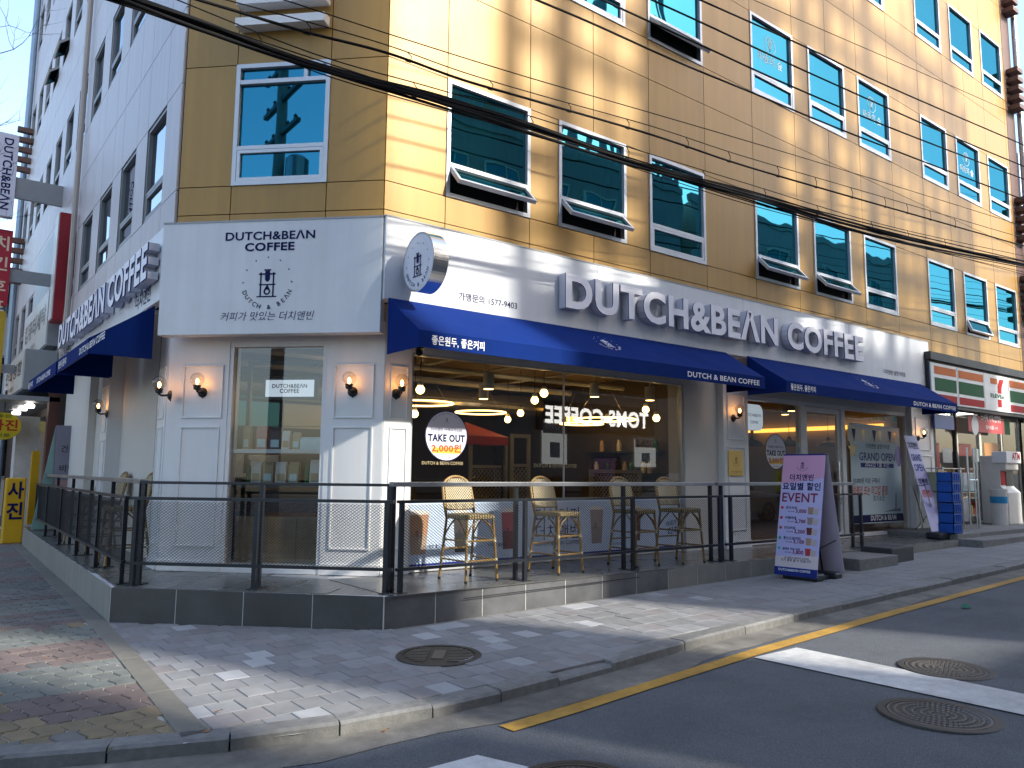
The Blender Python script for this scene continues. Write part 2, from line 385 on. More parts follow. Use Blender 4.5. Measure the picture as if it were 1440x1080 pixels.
# ============================================================ ground
FZ = Fr((0, 0, 0), (1, 0, 0), (0, 0, 1), (0, 1, 0))
def sheet(pts, off): return MB().add([(x, y, g(x)+off) for x, y in pts], [tuple(range(len(pts)))])
road = struct(mk('road', sheet([(-60, -60), (160, -60), (160, 220), (-60, 220)], ROAD), 'asphalt'))
KP = [(-8, 9.6), (-4, 7.55), (-1.5, 6.3), (0.52, 5.33), (1.22, 5.02), (1.6, 4.88), (2.06, 4.72), (3.14, 4.62), (4.42, 4.70), (6.04, 4.88), (8.2, 5.0), (10.7, 5.05), (14.8, 5.15), (40, 5.2)]
def ky(x):
    for (a, b), (c, d) in zip(KP, KP[1:]):
        if a <= x <= c: return b + (d-b)*(x-a)/(c-a)
    return KP[-1][1]
def along(x0, x1, step):
    xs = [x0]
    while xs[-1] < x1-1e-6: xs.append(min(x1, xs[-1]+step))
    return xs
# gutter between kerb and carriageway
xs = along(-6, 40, 0.4); mb = MB()
for a, b in zip(xs, xs[1:]):
    wa = 0.36 + 0.05*math.sin(a*1.7) + 0.03*math.sin(a*4.1); wb_ = 0.36 + 0.05*math.sin(b*1.7) + 0.03*math.sin(b*4.1)
    mb.quad((a, ky(a)-wa, g(a)+ROAD+.004), (b, ky(b)-wb_, g(b)+ROAD+.004), (b, ky(b)+.02, g(b)+ROAD+.004), (a, ky(a)+.02, g(a)+ROAD+.004))
struct(mk('gutter', mb, 'gutter'))
# kerb stones, one object each
kerb = struct(mk('kerb', MB().add([q for x in xs for q in ((x, ky(x)+.02, g(x)-.03), (x, ky(x)+.15, g(x)-.03))], [(2*i, 2*i+1, 2*i+3, 2*i+2) for i in range(len(xs)-1)]), 'grout'))
def kerb_stone(a, b, drop):
    A = Vector((a, ky(a), 0)); B = Vector((b, ky(b), 0)); d = (B-A).normalized(); w = Vector((-d.y, d.x, 0))*0.17
    A = A + d*.006; B = B - d*.006
    P = [(A, 0, -.14), (B, 0, -.14), (B+w, 0, -.14), (A+w, 0, -.14), (A, 0, -.018), (B, 0, -.018), (B+w, 0, 0), (A+w, 0, 0), (A+w*.12, 0, 0), (B+w*.12, 0, 0)]
    vs = [(p.x, p.y, g(p.x)+z+.006-drop) for p, _, z in P]
    return MB().add(vs, [(0, 1, 5, 4), (4, 5, 9, 8), (8, 9, 6, 7), (1, 2, 6, 9, 5), (3, 0, 4, 8, 7), (2, 3, 7, 6), (0, 3, 2, 1)])
x = -6.0; ks = []
while x < 34:
    st = 0.62 if 1.0 < x < 4.5 else 1.0
    nx = x + st + random.uniform(-.05, .05)
    mk('kerb_stone', kerb_stone(x, nx, (random.choice((0, .004, .01, .03)) if x > 2.5 else 0)), 'granite', kerb); x = nx
# painted lines
def paint(name, pts, m, off, label):
    return struct(mk(name, MB().add([(p.x, p.y, g(p.x)+ROAD+off) for p in pts], [tuple(range(len(pts)))]), m), label)
cl = [at_g(*q, ROAD) for q in ((712, 1026), (800, 1000), (900, 969), (1065, 917), (1250, 864), (1425, 817))]; cl.append(cl[-1]+(cl[-1]-cl[-2])*3)
mb = MB(); L = []
for i, p in enumerate(cl):
    t = (cl[min(i+1, len(cl)-1)]-cl[max(i-1, 0)]); w = Vector((-t.y, t.x, 0)).normalized()*(.072 + .006*math.sin(i*2.3))
    L += [(p.x-w.x, p.y-w.y, g(p.x)+ROAD+.008), (p.x+w.x, p.y+w.y, g(p.x)+ROAD+.008)]
mb.add(L, [(2*i, 2*i+1, 2*i+3, 2*i+2) for i in range(len(cl)-1)])
struct(mk('yellow_line', mb, 'yellow_line'), 'worn yellow no-parking line along the gutter')
paint('stop_line', [at_g(*q, ROAD) for q in ((1060, 926), (1120, 912), (1500, 990), (1500, 1020))], 'white_line', .010, 'wide white stop line across the lane')
paint('crossing_stripe', [at_g(*q, ROAD) for q in ((671, 1064), (765, 1086), (620, 1150), (500, 1110))], 'white_line', .010, 'corner of a white crossing stripe')
mk('green_litter', MB().add([(at_g(1360, 856, ROAD)+Vector(q)) for q in ((-.06, 0, .01), (.07, -.03, .012), (.08, .05, .02), (-.04, .06, .03), (0, .02, .06))], [(0, 1, 4), (1, 2, 4), (2, 3, 4), (3, 0, 4), (3, 2, 1, 0)]), mat('litter_green', (.01, .16, .09)))
tag(bpy.data.objects['green_litter'], 'small crumpled green wrapper lying on the road', 'litter')
# pavements: bases and separate pavers
def xl(y): return 1.77 + .021*(y-9.2)       # left edge of the terrace
def strip_x(y):                              # left edge of the stone strip
    P = [(4.6, 1.38), (7, 1.50), (9.2, 1.585), (14.4, 1.70), (30, 2.02)]
    for (a, b), (c, d) in zip(P, P[1:]):
        if y <= c: return b + (d-b)*(y-a)/(c-a)
    return P[-1][1]
pv = [(x, ky(x)+.14) for x in along(1.45, 40, .5)]
pav = struct(mk('pavement', sheet(pv + [(40, 9), (1.9, 9.6), (1.5, 9.0)], -.007), 'sand'))
MH = Vector((3.70, 5.80))
def paver_mesh(w, d, tilt=0.0155, c=.004, name='paver'):
    h = .04; vs = []
    for z, e in ((-h, 0), (-c, 0), (0, c)):
        for sx, sy in ((-1, -1), (1, -1), (1, 1), (-1, 1)):
            X = sx*(w/2-e); vs.append((X, sy*(d/2-e), z+tilt*X))
    fs = [(8, 9, 10, 11)] + [(i+4*k, (i+1) % 4+4*k, (i+1) % 4+4*(k+1), i+4*(k+1)) for k in (0, 1) for i in range(4)]
    me = bpy.data.meshes.new(name); me.from_pydata(vs, [], fs); me.update(); return me
PW, PD = 0.202, 0.262
pm = {}
for k in ('paver', 'paver_light', 'paver_mauve'):
    pm[k] = paver_mesh(PW-.005, PD-.005); pm[k].materials.append(MATS[k])
cand = []
for j in range(0, 20):
    y = 4.7 + PD*j
    off = (j % 2)*PW/2
    for i in range(0, 150):
        x = 1.5 + off + PW*i
        ok = y > ky(x)+.16 and x > strip_x(y)+.10 and (Vector((x, y))-MH).length > .33
        if ok and (y < 7.0 or x+y < 10.98): cand.append((x, y))
def show(x, y): return 1/(x*x+y*y)**1.5 if abs(math.atan2(y, x)-YAW) < .64 else 1e-6
cand.sort(key=lambda q: -show(*q))
rest = MB(); PT = paver_mesh(PW-.005, PD-.005)
for i, (x, y) in enumerate(cand):
    dz = random.uniform(-.0025, .0025)
    if i < 300:
        k = random.choices(('paver', 'paver_light', 'paver_mauve'), (.80, .08, .12))[0]
        o = mk('paver', None, None, pav, data=pm[k], loc=(x, y, g(x)+dz)); o.rotation_euler.z = random.gauss(0, .006)
    else:
        rest.add([(v.co.x+x, v.co.y+y, v.co.z+g(x)+dz) for v in PT.vertices], [tuple(p.vertices) for p in PT.polygons])
o = mk('far_pavers', rest, 'paver', pav); o['kind'] = 'stuff'
# old interlocking pavement on the left
ol = [(strip_x(y)+.01, y) for y in (5.0, 7, 9.2, 14.4, 30)]
old = struct(mk('old_pavement', sheet([(x, ky(x)+.14) for x in along(-5, 1.39, .4)] + ol + [(-5, 30)], -.009), 'joint_white'))
BW, BD = .150, .235
def block(w, d):
    zz = .016; e = [(-1, 0), (-.5, 1), (0, 0), (.5, -1), (1, 0)]
    L = [(-w/2 + zz*b, a*d/2) for a, b in e]; Rr = [(w/2 + zz*b, a*d/2) for a, b in reversed(e)]
    P = L + Rr; n = len(P); c = .005; cx = [(x*(1-2*c/w), y*(1-2*c/d)) for x, y in P]
    vs = [(x, y, -.05+.0155*x) for x, y in P] + [(x, y, -c+.0155*x) for x, y in P] + [(x, y, .0155*x) for x, y in cx]
    fs = [tuple(range(3*n-1, 2*n-1, -1))] + [(i+k*n, (i+1) % n+k*n, (i+1) % n+(k+1)*n, i+(k+1)*n) for k in (0, 1) for i in range(n)]
    return vs, fs
bv, bf = block(BW-.008, BD-.008)
bmsh = {}
for k in ('block_yellow', 'block_red', 'block_green', 'block_grey'):
    me = bpy.data.meshes.new('paving_block'); me.from_pydata(bv, [], bf); me.update(); me.materials.append(MATS[k]); bmsh[k] = me
def band(x, y):
    d = (y - ky(x))
    if d < .74: return 'block_yellow'
    if x < .62 and d < 2.3: return 'block_yellow'
    q = (y-ky(1.2)-.9) % 1.9
    if y > 9.5 and (int(y*1.3) % 3 == 0): return 'block_grey'
    return 'block_red' if q < .62 or 1.5 < q else 'block_green'
cand = []
for j in range(0, 82):
    for i in range(0, 34):
        x = 2.15 - BW*i - (BW/2 if j % 2 else 0); y = 4.75 + BD*j
        if y > ky(x)+.13 and x-BW/4 < strip_x(y) and x > -1.9: cand.append((x, y))
cand.sort(key=lambda q: -show(*q))
rests = {}
for i, (x, y) in enumerate(cand):
    k = band(x, y) if random.random() > .04 else random.choice(list(bmsh)); dz = random.uniform(-.004, .004)
    if i < 300:
        o = mk('paving_block', None, None, old, data=bmsh[k], loc=(x, y, g(x)+dz)); o.rotation_euler.z = random.gauss(0, .012)
    else:
        rests.setdefault(k, MB()).add([(a+x, b+y, c+g(x)+dz) for a, b, c in bv], bf)
for k, m_ in rests.items():
    o = mk('far_blocks', m_, k, old); o['kind'] = 'stuff'
# stone strip between the two pavements
strip = struct(mk('stone_strip', MB().add([(strip_x(y)+dx, y, g(strip_x(y))-.008) for y in (4.95, 7, 9.2, 14.4, 30) for dx in (0, .17)], [(2*i, 2*i+1, 2*i+3, 2*i+2) for i in range(4)]), 'grout'))
y = 5.02
while y < 24:
    y2 = y + random.uniform(.85, 1.0) if y > 7.4 else y + random.uniform(1.1, 1.2)
    a, b = strip_x(y), strip_x(y2); top = .006
    vs = [(q, w_, g(q)+z) for z in (-.06, top) for q, w_ in ((a, y+.004), (a+.165, y+.004), (b+.165, y2-.004), (b, y2-.004))]
    mk('strip_stone', MB().add(vs, [(0, 1, 2, 3), (4, 5, 6, 7), (0, 1, 5, 4), (1, 2, 6, 5), (2, 3, 7, 6), (3, 0, 4, 7)]), 'strip_stone', strip, bevel=.004); y = y2
# manhole covers
def manhole(loc, r, label, bars):
    t = thing('manhole_cover', label, 'manhole cover', loc, 'manhole covers', local=True)
    fz = Fr((0, 0, 0), (1, 0, 0), (0, 0, 1), (0, 1, 0))
    f = MB().lathe((0, 0, -.02), (0, 0, 1), [(r*.86, 0), (r*.86, .024), (r, .024), (r+.006, .018), (r+.006, 0)], 40, cap=False)
    mk('frame', f, 'cast_iron', t)
    l = MB().lathe((0, 0, -.02), (0, 0, 1), [(0.001, .019), (r*.84, .019), (r*.84, 0)], 40, cap=False)
    ld = mk('lid', l, 'cast_iron', t); b = MB()
    if bars:
        for k in range(-5, 6):
            x = k*r*.145; h = math.sqrt(max(0, (r*.78)**2-x*x))
            for y0, y1 in ((-h, -.09), (.09, h)):
                if y1-y0 > .05: b.wb(x-.014, x+.014, y0, y1, -.002, .007)
        b.wb(-r*.4, r*.4, -.05, .05, -.002, .006)
    else:
        for k in range(1, 6):
            q = r*.14*k
            for s in range(int(10*k)):
                a = s*2*math.pi/int(10*k)+k*.3; b.lathe((q*math.cos(a), q*math.sin(a), -.002), (0, 0, 1), [(.018, 0), (.013, .008)], 6)
        b.ringf(fz, 0, 0, r*.80, r*.84, .004, 40)
    mk('tread', b, mat('iron_worn', (.115, .105, .095), .45, .5, .25, 30), ld)
    t.rotation_euler = (0, -math.atan(.0155), random.uniform(0, 3))
    return t
manhole((MH.x, MH.y, g(MH.x)+.006), .36, 'round cast iron cover with straight bars set in the grey pavement', True).rotation_euler.z = .9
for q, r, lb in (((1330, 941), .36, 'round iron cover in the road beyond the white stop line'), ((1320, 1006), .38, 'round iron cover in the road below the stop line'), ((812, 1108), .36, 'round iron cover cut by the bottom edge of the view')):
    p = at_g(*q, ROAD); manhole((p.x, p.y, g(p.x)+ROAD+.006), r, lb, False)
# fallen leaves
mat('leaf', (.30, .13, .04), .7, rnd=.3)
for i, (q, lb) in enumerate((((305, 1003), 'brown leaf on the grey pavers near the kerb'), ((290, 1031), 'brown leaf at the end of the stone strip'), ((62, 927), 'brown leaf on the old paving blocks'), ((540, 1030), 'brown leaf in the gutter'))):
    p = at_g(*q, ROAD if i == 3 else 0); o = mk('fallen_leaf', MB().add([p+Vector(v)*.9 for v in ((-.03, 0, .012), (0, .014, .014), (.035, .004, .022), (0, -.014, .013), (.05, .01, .013))], [(0, 1, 2, 3), (1, 4, 2)]), 'leaf'); o.rotation_euler.z = 0; tag(o, lb, 'leaf', 'fallen leaves')
# ============================================================ terrace
TB = [(1.7642, 9.1612), (3.8287, 7.0277), (10.4, 6.9935), (16.6, 6.9835), (16.6, 8.6), (4.5, 8.6), (2.6, 10.5), (2.75, 20), (xl(19.4)-.0065, 19.4)]
ter = struct(mk('terrace', MB().prism(FZ, TB, -.5, T-.008), 'grout'))
def slab(pts, z0, z1): return MB().prism(FZ, pts, z0, z1)
Bp = Vector((3.83, 7.035)); Ap = Vector((1.77, 9.165))
def face_tiles(p0, p1, ln, m, off=0.0, gap=.010, flip=False):
    d = (p1-p0); tot = d.length; d.normalize(); n_ = Vector((d.y, -d.x))
    k = max(1, round(tot/ln)); st = tot/k
    for i in range(k):
        a = p0 + d*(i*st+gap/2); b = p0 + d*((i+1)*st-gap/2)
        mm = m(i, a) if callable(m) else m
        za, zb = min(g(a.x), g(b.x))-.03, T-.002
        pts = [(a.x, a.y), (b.x, b.y), (b.x+n_.x*.01, b.y+n_.y*.01), (a.x+n_.x*.01, a.y+n_.y*.01)]
        mk('tile', slab(pts, za, zb), mm, ter, bevel=.002)
face_tiles(Ap, Bp, .66, 'tile_dark')
face_tiles(Bp, Vector((10.4, 7.0)), .6, lambda i, a: 'tile_grey' if a.x < 7.6 else 'tile_side')
face_tiles(Vector((10.95, 7.0)), Vector((16.6, 6.99)), .6, 'tile_side')
mk('tile', slab([(10.4, 6.985), (10.95, 6.985), (10.95, 6.999), (10.4, 6.999)], 0, T-.002), mat('black_tile', (.02, .02, .022), .5), ter)
face_tiles(Vector((xl(19.4), 19.4)), Ap, 1.15, 'tile_side')
mk('slot', MB().add([Vector((x, 6.984+.0, z)) for x, z in ((4.75, .232), (7.45, .262), (7.45, .250), (4.75, .222))], [(0, 1, 2, 3)]), 'black', ter)
# terrace floor tiles
def inside(x, y):
    if x > 3.9: return 7.02 < y < 8.45 and x < 16.6
    return x+y > 10.98 and x+y < 12.95 and x > xl(y)+.02 or (y > 10.4 and xl(y)+.02 < x < 2.75 and y < 19.4)
tiles = []
for j in range(0, 3):
    for i in range(0, 22): tiles.append((3.9+.6*i, 7.0+.49*j, .6, .49))
for i in range(0, 15): tiles.append((1.82+.021*(.6*i)+.0, 10.0+.6*i+.6, .46, .6)); tiles.append((2.29+.021*(.6*i), 10.0+.6*i+.6, .44, .6))
for tx, ty, tw, td in tiles:
    mk('floor_tile', slab([(tx+.002, ty+.002), (tx+tw-.002, ty+.002), (tx+tw-.002, ty+td-.002), (tx+.002, ty+td-.002)], T-.012, T), 'tile_floor', ter)
# the chamfered corner of the floor: tiles laid along the diagonal
uD = Vector((1, -1)).normalized(); nD = Vector((-1, -1)).normalized()
o0 = Vector((1.785, 9.17))
for i in range(5):
    for j in range(3):
        pts = []
        for a, b in ((0, 0), (1, 0), (1, 1), (0, 1)):
            uu = (i+a)*.586; vv = (j+b)*.46
            left = min(0, 0) ; p = o0 + uD*(uu + (.004 if a == 0 else -.004)) - nD*(vv + (.004 if b == 0 else -.004)); pts.append((p.x, p.y))
        if max(p[0] for p in pts) > 3.9: continue
        mk('floor_tile', slab(pts, T-.012, T-.0005*(j % 2)-.0006), 'tile_floor', ter)
mk('floor_fill', slab([(1.82, 9.2), (3.9, 7.10), (3.9, 8.55), (2.55, 10.6), (1.86, 10.62)], T-.02, T-.005), 'tile_floor', ter)
# step blocks and the convenience store's low steps
def blockbox(name, x0, x1, y0, y1, z1, m, label):
    o = mk(name, MB().wb(x0, x1, y0, y1, min(g(x0), g(x1))-.05, z1), m, bevel=.012); return tag(o, label, 'step', 'granite steps')
blockbox('step_block', 11.55, 12.75, 6.30, 6.975, .30, 'granite', 'grey granite step block in front of the coffee shop door')
blockbox('step_block', 12.85, 13.6, 6.45, 6.975, T+.06, mat('dark_stone', (.05, .05, .055), .6, 0, .2, 8), 'dark stone block set against the terrace right of the door step')
blockbox('store_step', 16.62, 26, 6.55, 7.0, .34, 'granite', 'long low lower step of the convenience store')
blockbox('store_step', 16.62, 26, 7.0, 8.5, .43, 'granite', 'long upper step of the convenience store')
# ============================================================ upper building
bld = thing('office_building', 'six storey corner building clad in gold and pale lilac panels above the shops', 'building', (4.4, 8.4, 0))
foot = [(LX+.12, 31), (LX+.12, 10.30), (4.43, GY+.12), (24.9, GY+.12), (24.9, 31)]
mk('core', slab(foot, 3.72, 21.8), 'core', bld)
def panel(F, u0, u1, v0, v1, m, gap=.006):
    return mk('wall_panel', MB().box(F, u0+gap, u1-gap, v0+gap, v1-gap, -.035, 0), m, bld)
FLOORS = [(5.14, 6.76), (8.75, 10.37), (12.42, 14.0), (16.05, 17.65)]
GX = [5.26, 12.01, 18.86]
# windows: shared meshes for each kind
FW = Fr((0, 0, 0), (1, 0, 0), (0, -1, 0))
WM = {}
def frame_bars(mb, F, u0, u1, v0, v1, t, n0, n1):
    mb.box(F, u0, u1, v0, v0+t, n0, n1); mb.box(F, u0, u1, v1-t, v1, n0, n1)
    mb.box(F, u0, u0+t, v0+t, v1-t, n0, n1); mb.box(F, u1-t, u1, v0+t, v1-t, n0, n1)
def win_meshes(key, w, h, sash, glassm, top=False, rev=0.0, fm='alu', low=.42):
    f = MB(); t = .055; frame_bars(f, FW, 0, w, 0, h, t, -.07-rev, .018-rev)
    f.box(FW, t, w-t, low, low+.05, -.06-rev, .014-rev)
    if rev: frame_bars(f, FW, -.01, w+.01, -.01, h+.01, .012, -.07-rev, -.002)
    gt = h-t
    if top: f.box(FW, t, w-t, h-.27, h-.215, -.06-rev, .014-rev); f.box(FW, w*.72, w*.72+.05, h-.215, h-t, -.06-rev, .012-rev)
    p = MB().box(FW, t+.001, w-t-.001, low+.051, gt-.001, -.045-rev, -.035-rev)
    s = MB(); sp = MB(); st = .042
    frame_bars(s, FW, t+.004, w-t-.004, t+.004, low-.004, st, -.045-rev, .012-rev)
    sp.box(FW, t+st, w-t-st, t+st, low-st, -.03-rev, -.022-rev)
    if sash:                                  # tilt the lower sash out about its top edge
        Rm = Matrix.Translation((0, .02, low-.004)) @ Matrix.Rotation(rad(sash), 4, 'X') @ Matrix.Translation((0, -.02, -low+.004))
        for q in (s, sp): q.v = [tuple(Rm @ Vector(v)) for v in q.v]
    out = []
    for nm, q, m in (('window', f, fm), ('pane', p, glassm), ('sash', s, fm), ('sash_pane', sp, glassm if not sash else 'window_teal2')):
        me = q.mesh(nm); me.materials.append(MATS[m]); bm = bmesh.new(); bm.from_mesh(me); bmesh.ops.recalc_face_normals(bm, faces=bm.faces); bm.to_mesh(me); bm.free(); out.append(me)
    WM[key] = out
win_meshes('closed', 1.41, 1.62, 0, 'window_teal'); win_meshes('open', 1.41, 1.62, -42, 'window_teal'); win_meshes('ajar', 1.41, 1.62, -20, 'window_teal')
win_meshes('corner', 1.259, 1.62, 0, 'window_flat', top=True, low=.47)
win_meshes('side', 1.10, 1.45, 0, 'window_side', rev=.035, fm='alu_grey'); win_meshes('side_open', 1.10, 1.45, -50, 'window_side', rev=.03, fm='alu_grey')
def window(key, F, u, v, rotz):
    a = WM[key]; o = mk('window', None, None, bld, data=a[0], loc=F.p(u, v, 0), rotz=rotz)
    for nm, me in zip(('pane', 'sash', 'pane'), a[1:]): mk(nm, None, None, o, data=me)
    return o
MODE = {(0, 0): 'open', (0, 1): 'open', (0, 3): 'open', (0, 4): 'open', (0, 7): 'ajar', (1, 2): 'open'}
cols = [4.372]
for x0 in GX: cols += [x0, x0+1.41, x0+2.66, x0+3.91, x0+5.34]
cols += [24.36]
bands = [3.75, 4.77, 5.14]
for fl, (z0, z1) in enumerate(FLOORS):
    piers = [4.372]
    for gi, x0 in enumerate(GX):
        for k in range(3):
            a = x0 + 1.95*k; piers += [a, a+1.41]
            window(MODE.get((fl, gi*3+k), 'closed'), FR, a, z0, 0)
    piers += [24.36]
    for a, b in zip(piers[::2], piers[1::2]):
        if b-a > .02: panel(FR, a, b, z0, z1, 'gold')
    nxt = FLOORS[fl+1][0] if fl+1 < len(FLOORS) else 19.5
    mid = z1 + (nxt-z1)*.65
    for a, b in zip(cols, cols[1:]):
        if b-a > .05: panel(FR, a, b, z1, mid, 'gold'); panel(FR, a, b, mid, nxt, 'gold')
    # chamfer
    c0, c1, c2, c3 = 0.0, cu(2.952), cu(3.842), cu(4.368)
    panel(FC, c0, c1, z0, z1, 'gold'); panel(FC, c2, c3, z0, z1, 'gold')
    window('corner', FC, c1, z0, -math.pi/4)
    for a, b in ((c0, c1), (c1, c2), (c2, c3)): panel(FC, a, b, z1, nxt, 'gold')
    for zz in (z1+.44, z1+.73):
        mk('ledge', MB().prism(Fr(FC.p(c1+.04, zz), FC.n, FC.u), [(0, 0), (.20, -.02), (.20, .09), (0, .13)], 0, c2-c1-.08), 'white_paint', bld)
for a, b in zip(cols, cols[1:]):
    if b-a > .05:
        for v0, v1 in zip(bands, bands[1:]): panel(FR, a, b, v0, v1, 'gold')
for a, b in ((0.0, cu(2.952)), (cu(2.952), cu(3.842)), (cu(3.842), cu(4.368))):
    for v0, v1 in zip(bands, bands[1:]): panel(FC, a, b, v0, v1, 'gold')
# side facade in pale lilac
SIDEF = [(5.12, 6.57), (8.70, 10.15), (12.3, 13.75), (15.9, 17.35)]
ys = [11.0+1.84*k for k in range(11)]
for fl, (z0, z1) in enumerate(SIDEF):
    piers = [10.25]
    for k, y in enumerate(ys):
        piers += [y, y+1.10]
        window('side_open' if (fl, k) in ((1, 7), (2, 6), (2, 7)) else 'side', FL, -(y+1.10), z0, -math.pi/2)
    piers += [30.9]
    for a, b in zip(piers[::2], piers[1::2]): panel(FL, -b, -a, z0, z1, 'lilac')
    nxt = SIDEF[fl+1][0] if fl+1 < len(SIDEF) else 19.5
    mid = z1 + (nxt-z1)*.5
    for a, b in zip(piers, piers[1:]): panel(FL, -b, -a, z1, mid, 'lilac'); panel(FL, -b, -a, mid, nxt, 'lilac')
for a, b in zip(piers, piers[1:]): panel(FL, -b, -a, 3.8, 5.12, 'lilac')
# brown end strip with brackets and the rainwater pipe
mk('end_strip', MB().box(FR, 24.37, 24.95, 3.75, 21.8, -.03, .004), 'brown_panel', bld)
for zc in (6.0, 8.3, 12.2, 15.2):
    for k in range(5): mk('bracket', MB().box(FR, 24.55, 24.95, zc+.28*k, zc+.28*k+.13, .004, .30), 'brown_panel', bld)
mk('rainwater_pipe', MB().tube([FR.p(25.05, z, .12) for z in (.3, 21.5)], .08, 12), 'steel', bld)
for z in (5.4, 9.6, 13.4): mk('pipe_clamp', MB().lathe(FR.p(25.05, z, .12), (0, 0, 1), [(.095, 0), (.095, .08)], 12), 'black_metal', bld)
# pipes on the side facade
mk('side_pipe', MB().tube([(LX-.09, 18.2, 21), (LX-.09, 18.2, 4.9), (LX-.14, 18.1, 3.9), (LX-.10, 18.2, 3.3)], .055, 8), mat('pipe_beige', (.42, .37, .32), .5), bld)
mk('side_pipe', MB().tube([(LX-.12, 30.6, 21), (LX-.12, 30.6, .2)], .10, 10), mat('pipe_blue', (.25, .33, .42), .35, .4), bld)
for zc in (7.6, 11.4): 
    for k in range(5): mk('bracket', MB().wb(LX-.45, LX, 29.7, 29.9, zc+.34*k, zc+.34*k+.16), 'brown_panel', bld)

# clinic logos printed on some of the upper panes
for gi, k in ((1, 0), (1, 2), (2, 1)):
    u = GX[gi]+1.95*k; lg = MB(); lg.ringf(FR, u+.70, 9.92, .17, .185, -.033, 28)
    for a_ in (60, 80, 100, 120): lg.face(FR, [(u+.69, 9.80), (u+.71, 9.80), (u+.70+.15*math.cos(rad(a_))+.008, 9.92+.15*math.sin(rad(a_))), (u+.70+.15*math.cos(rad(a_))-.008, 9.92+.15*math.sin(rad(a_)))], -.033)
    put_text(lg, FR, u+.70, 9.52, .80, '마음의 숲', -.033, align='c', off=.015); o = mk('pane_logo', lg, mat('logo_white', (.6, .68, .7), .6), bld); o['kind'] = 'stuff'
# ============================================================ coffee shop at street level
def on(F, px, py, n=0.0):                    # where a pixel meets a facade plane, in that plane's own (u, v)
    d = ray(px, py); o = F.o + F.n*n; t = (o-CAM).dot(F.n)/d.dot(F.n); p = CAM + d*t - F.o
    return p.dot(F.u), p.dot(F.v)
FCW = Fr((2.45, 12.9-2.45, 0), (1, -1, 0), (-1, -1, 0))
FRW = Fr((0, 8.40, 0), (1, 0, 0), (0, -1, 0))
FLW = Fr((2.50, 0, 0), (0, -1, 0), (-1, 0, 0))
shop = thing('coffee_shop', 'white panelled corner coffee shop with large windows under the gold facade', 'shop', (4.5, 8.5, T))
def moulding(F, u0, u1, v0, v1, par, t=.022, n=0.0, m='white_paint'):
    mb = MB(); frame_bars(mb, F, u0, u1, v0, v1, t, n-.002, n+.016); return mk('moulding', mb, m, par, bevel=.004)
def pilaster(F, u0, u1, v1, n0, pans, base=True):
    p = mk('pilaster', MB().box(F, u0, u1, T, v1, n0-.30, n0), 'white_paint', shop, bevel=.004)
    for a, b, c, d in pans: moulding(F, a, b, c, d, p, n=n0)
    if base: mk('plinth', MB().box(F, u0-.004, u1+.004, T, T+.13, n0-.002, n0+.02), 'white_paint', p, bevel=.003)
    return p
WL, WR = .945, 2.095
pilaster(FCW, .075, WL-.06, 3.40, 0, [(.28, .82, 2.20, 2.87), (.28, .80, .62, 2.10)])
pilaster(FCW, WR+.06, 2.895, 3.40, 0, [(2.26, 2.77, 2.20, 2.87), (2.26, 2.77, .62, 2.10)])
mk('lintel', MB().box(FCW, WL-.06, WR+.06, 3.15, 3.40, -.25, -.002), 'white_paint', shop)
mk('sill', MB().box(FCW, WL-.06, WR+.06, T, T+.05, -.25, .004), 'white_paint', shop)
w = MB(); frame_bars(w, FCW, WL-.06, WR+.06, T+.05, 3.15, .05, -.20, -.012); f1 = mk('window', w, 'white_paint', shop, bevel=.003)
mk('pane', MB().box(FCW, WL-.01, WR+.01, T+.10, 3.10, -.075, -.067), 'shop_glass', f1)
# street side: corner pilaster, big window, column, pilaster, second shopfront
pilaster(FRW, 4.505, 4.885, 3.62, 0, [(4.58, 4.83, 2.20, 2.86), (4.58, 4.83, .62, 2.10)])
mk('lintel', MB().box(FRW, 4.885, 10.06, 3.06, 3.62, -.22, -.004), 'cream_wall', shop)
w = MB(); frame_bars(w, FRW, 4.885, 10.06, T+.01, 3.06, .035, -.12, -.03); w.box(FRW, 7.46, 7.475, T+.04, 3.03, -.085, -.055)
f2 = mk('window', w, 'alu', shop)
for a, b in ((4.92, 7.46), (7.475, 10.025)): mk('pane', MB().box(FRW, a, b, T+.045, 3.025, -.074, -.066), 'shop_glass', f2)
mk('column', MB().box(FRW, 10.06, 10.93, T, 3.62, -.35, -.002), 'cream_wall', shop)
pilaster(FRW, 10.93, 11.62, 3.62, .12, [(11.03, 11.52, 2.16, 2.95), (11.03, 11.52, .62, 2.04)])
mk('lintel', MB().box(FRW, 11.62, 17.70, 2.98, 3.62, -.22, -.004), 'cream_wall', shop)
w = MB()
for a, b in ((11.62, 13.56), (13.56, 15.02), (15.02, 17.70)): frame_bars(w, FRW, a+.001, b-.001, T+.01, 2.98, .07, -.14, -.02)
f3 = mk('window', w, 'white_paint', shop)
for a, b in ((11.69, 13.49), (15.09, 17.63)): mk('pane', MB().box(FRW, a, b, T+.08, 2.91, -.074, -.066), 'shop_glass', f3)
dr = MB(); frame_bars(dr, FRW, 13.64, 14.94, T+.02, 2.90, .10, -.10, -.05); dr = mk('door', dr, 'white_paint', shop)
mk('pane', MB().box(FRW, 13.74, 14.84, T+.12, 2.80, -.078, -.072), 'shop_glass', dr)
mk('handle', MB().tube([FRW.p(14.78, 1.0, .0), FRW.p(14.78, 1.85, .0)], .018, 8).tube([FRW.p(14.78, 1.1, -.05), FRW.p(14.78, 1.1, .0)], .012, 6).tube([FRW.p(14.78, 1.75, -.05), FRW.p(14.78, 1.75, .0)], .012, 6), 'steel', dr)
pilaster(FRW, 17.70, 18.72, 3.62, .10, [(17.85, 18.55, 2.16, 2.9), (17.85, 18.55, .62, 2.04)])
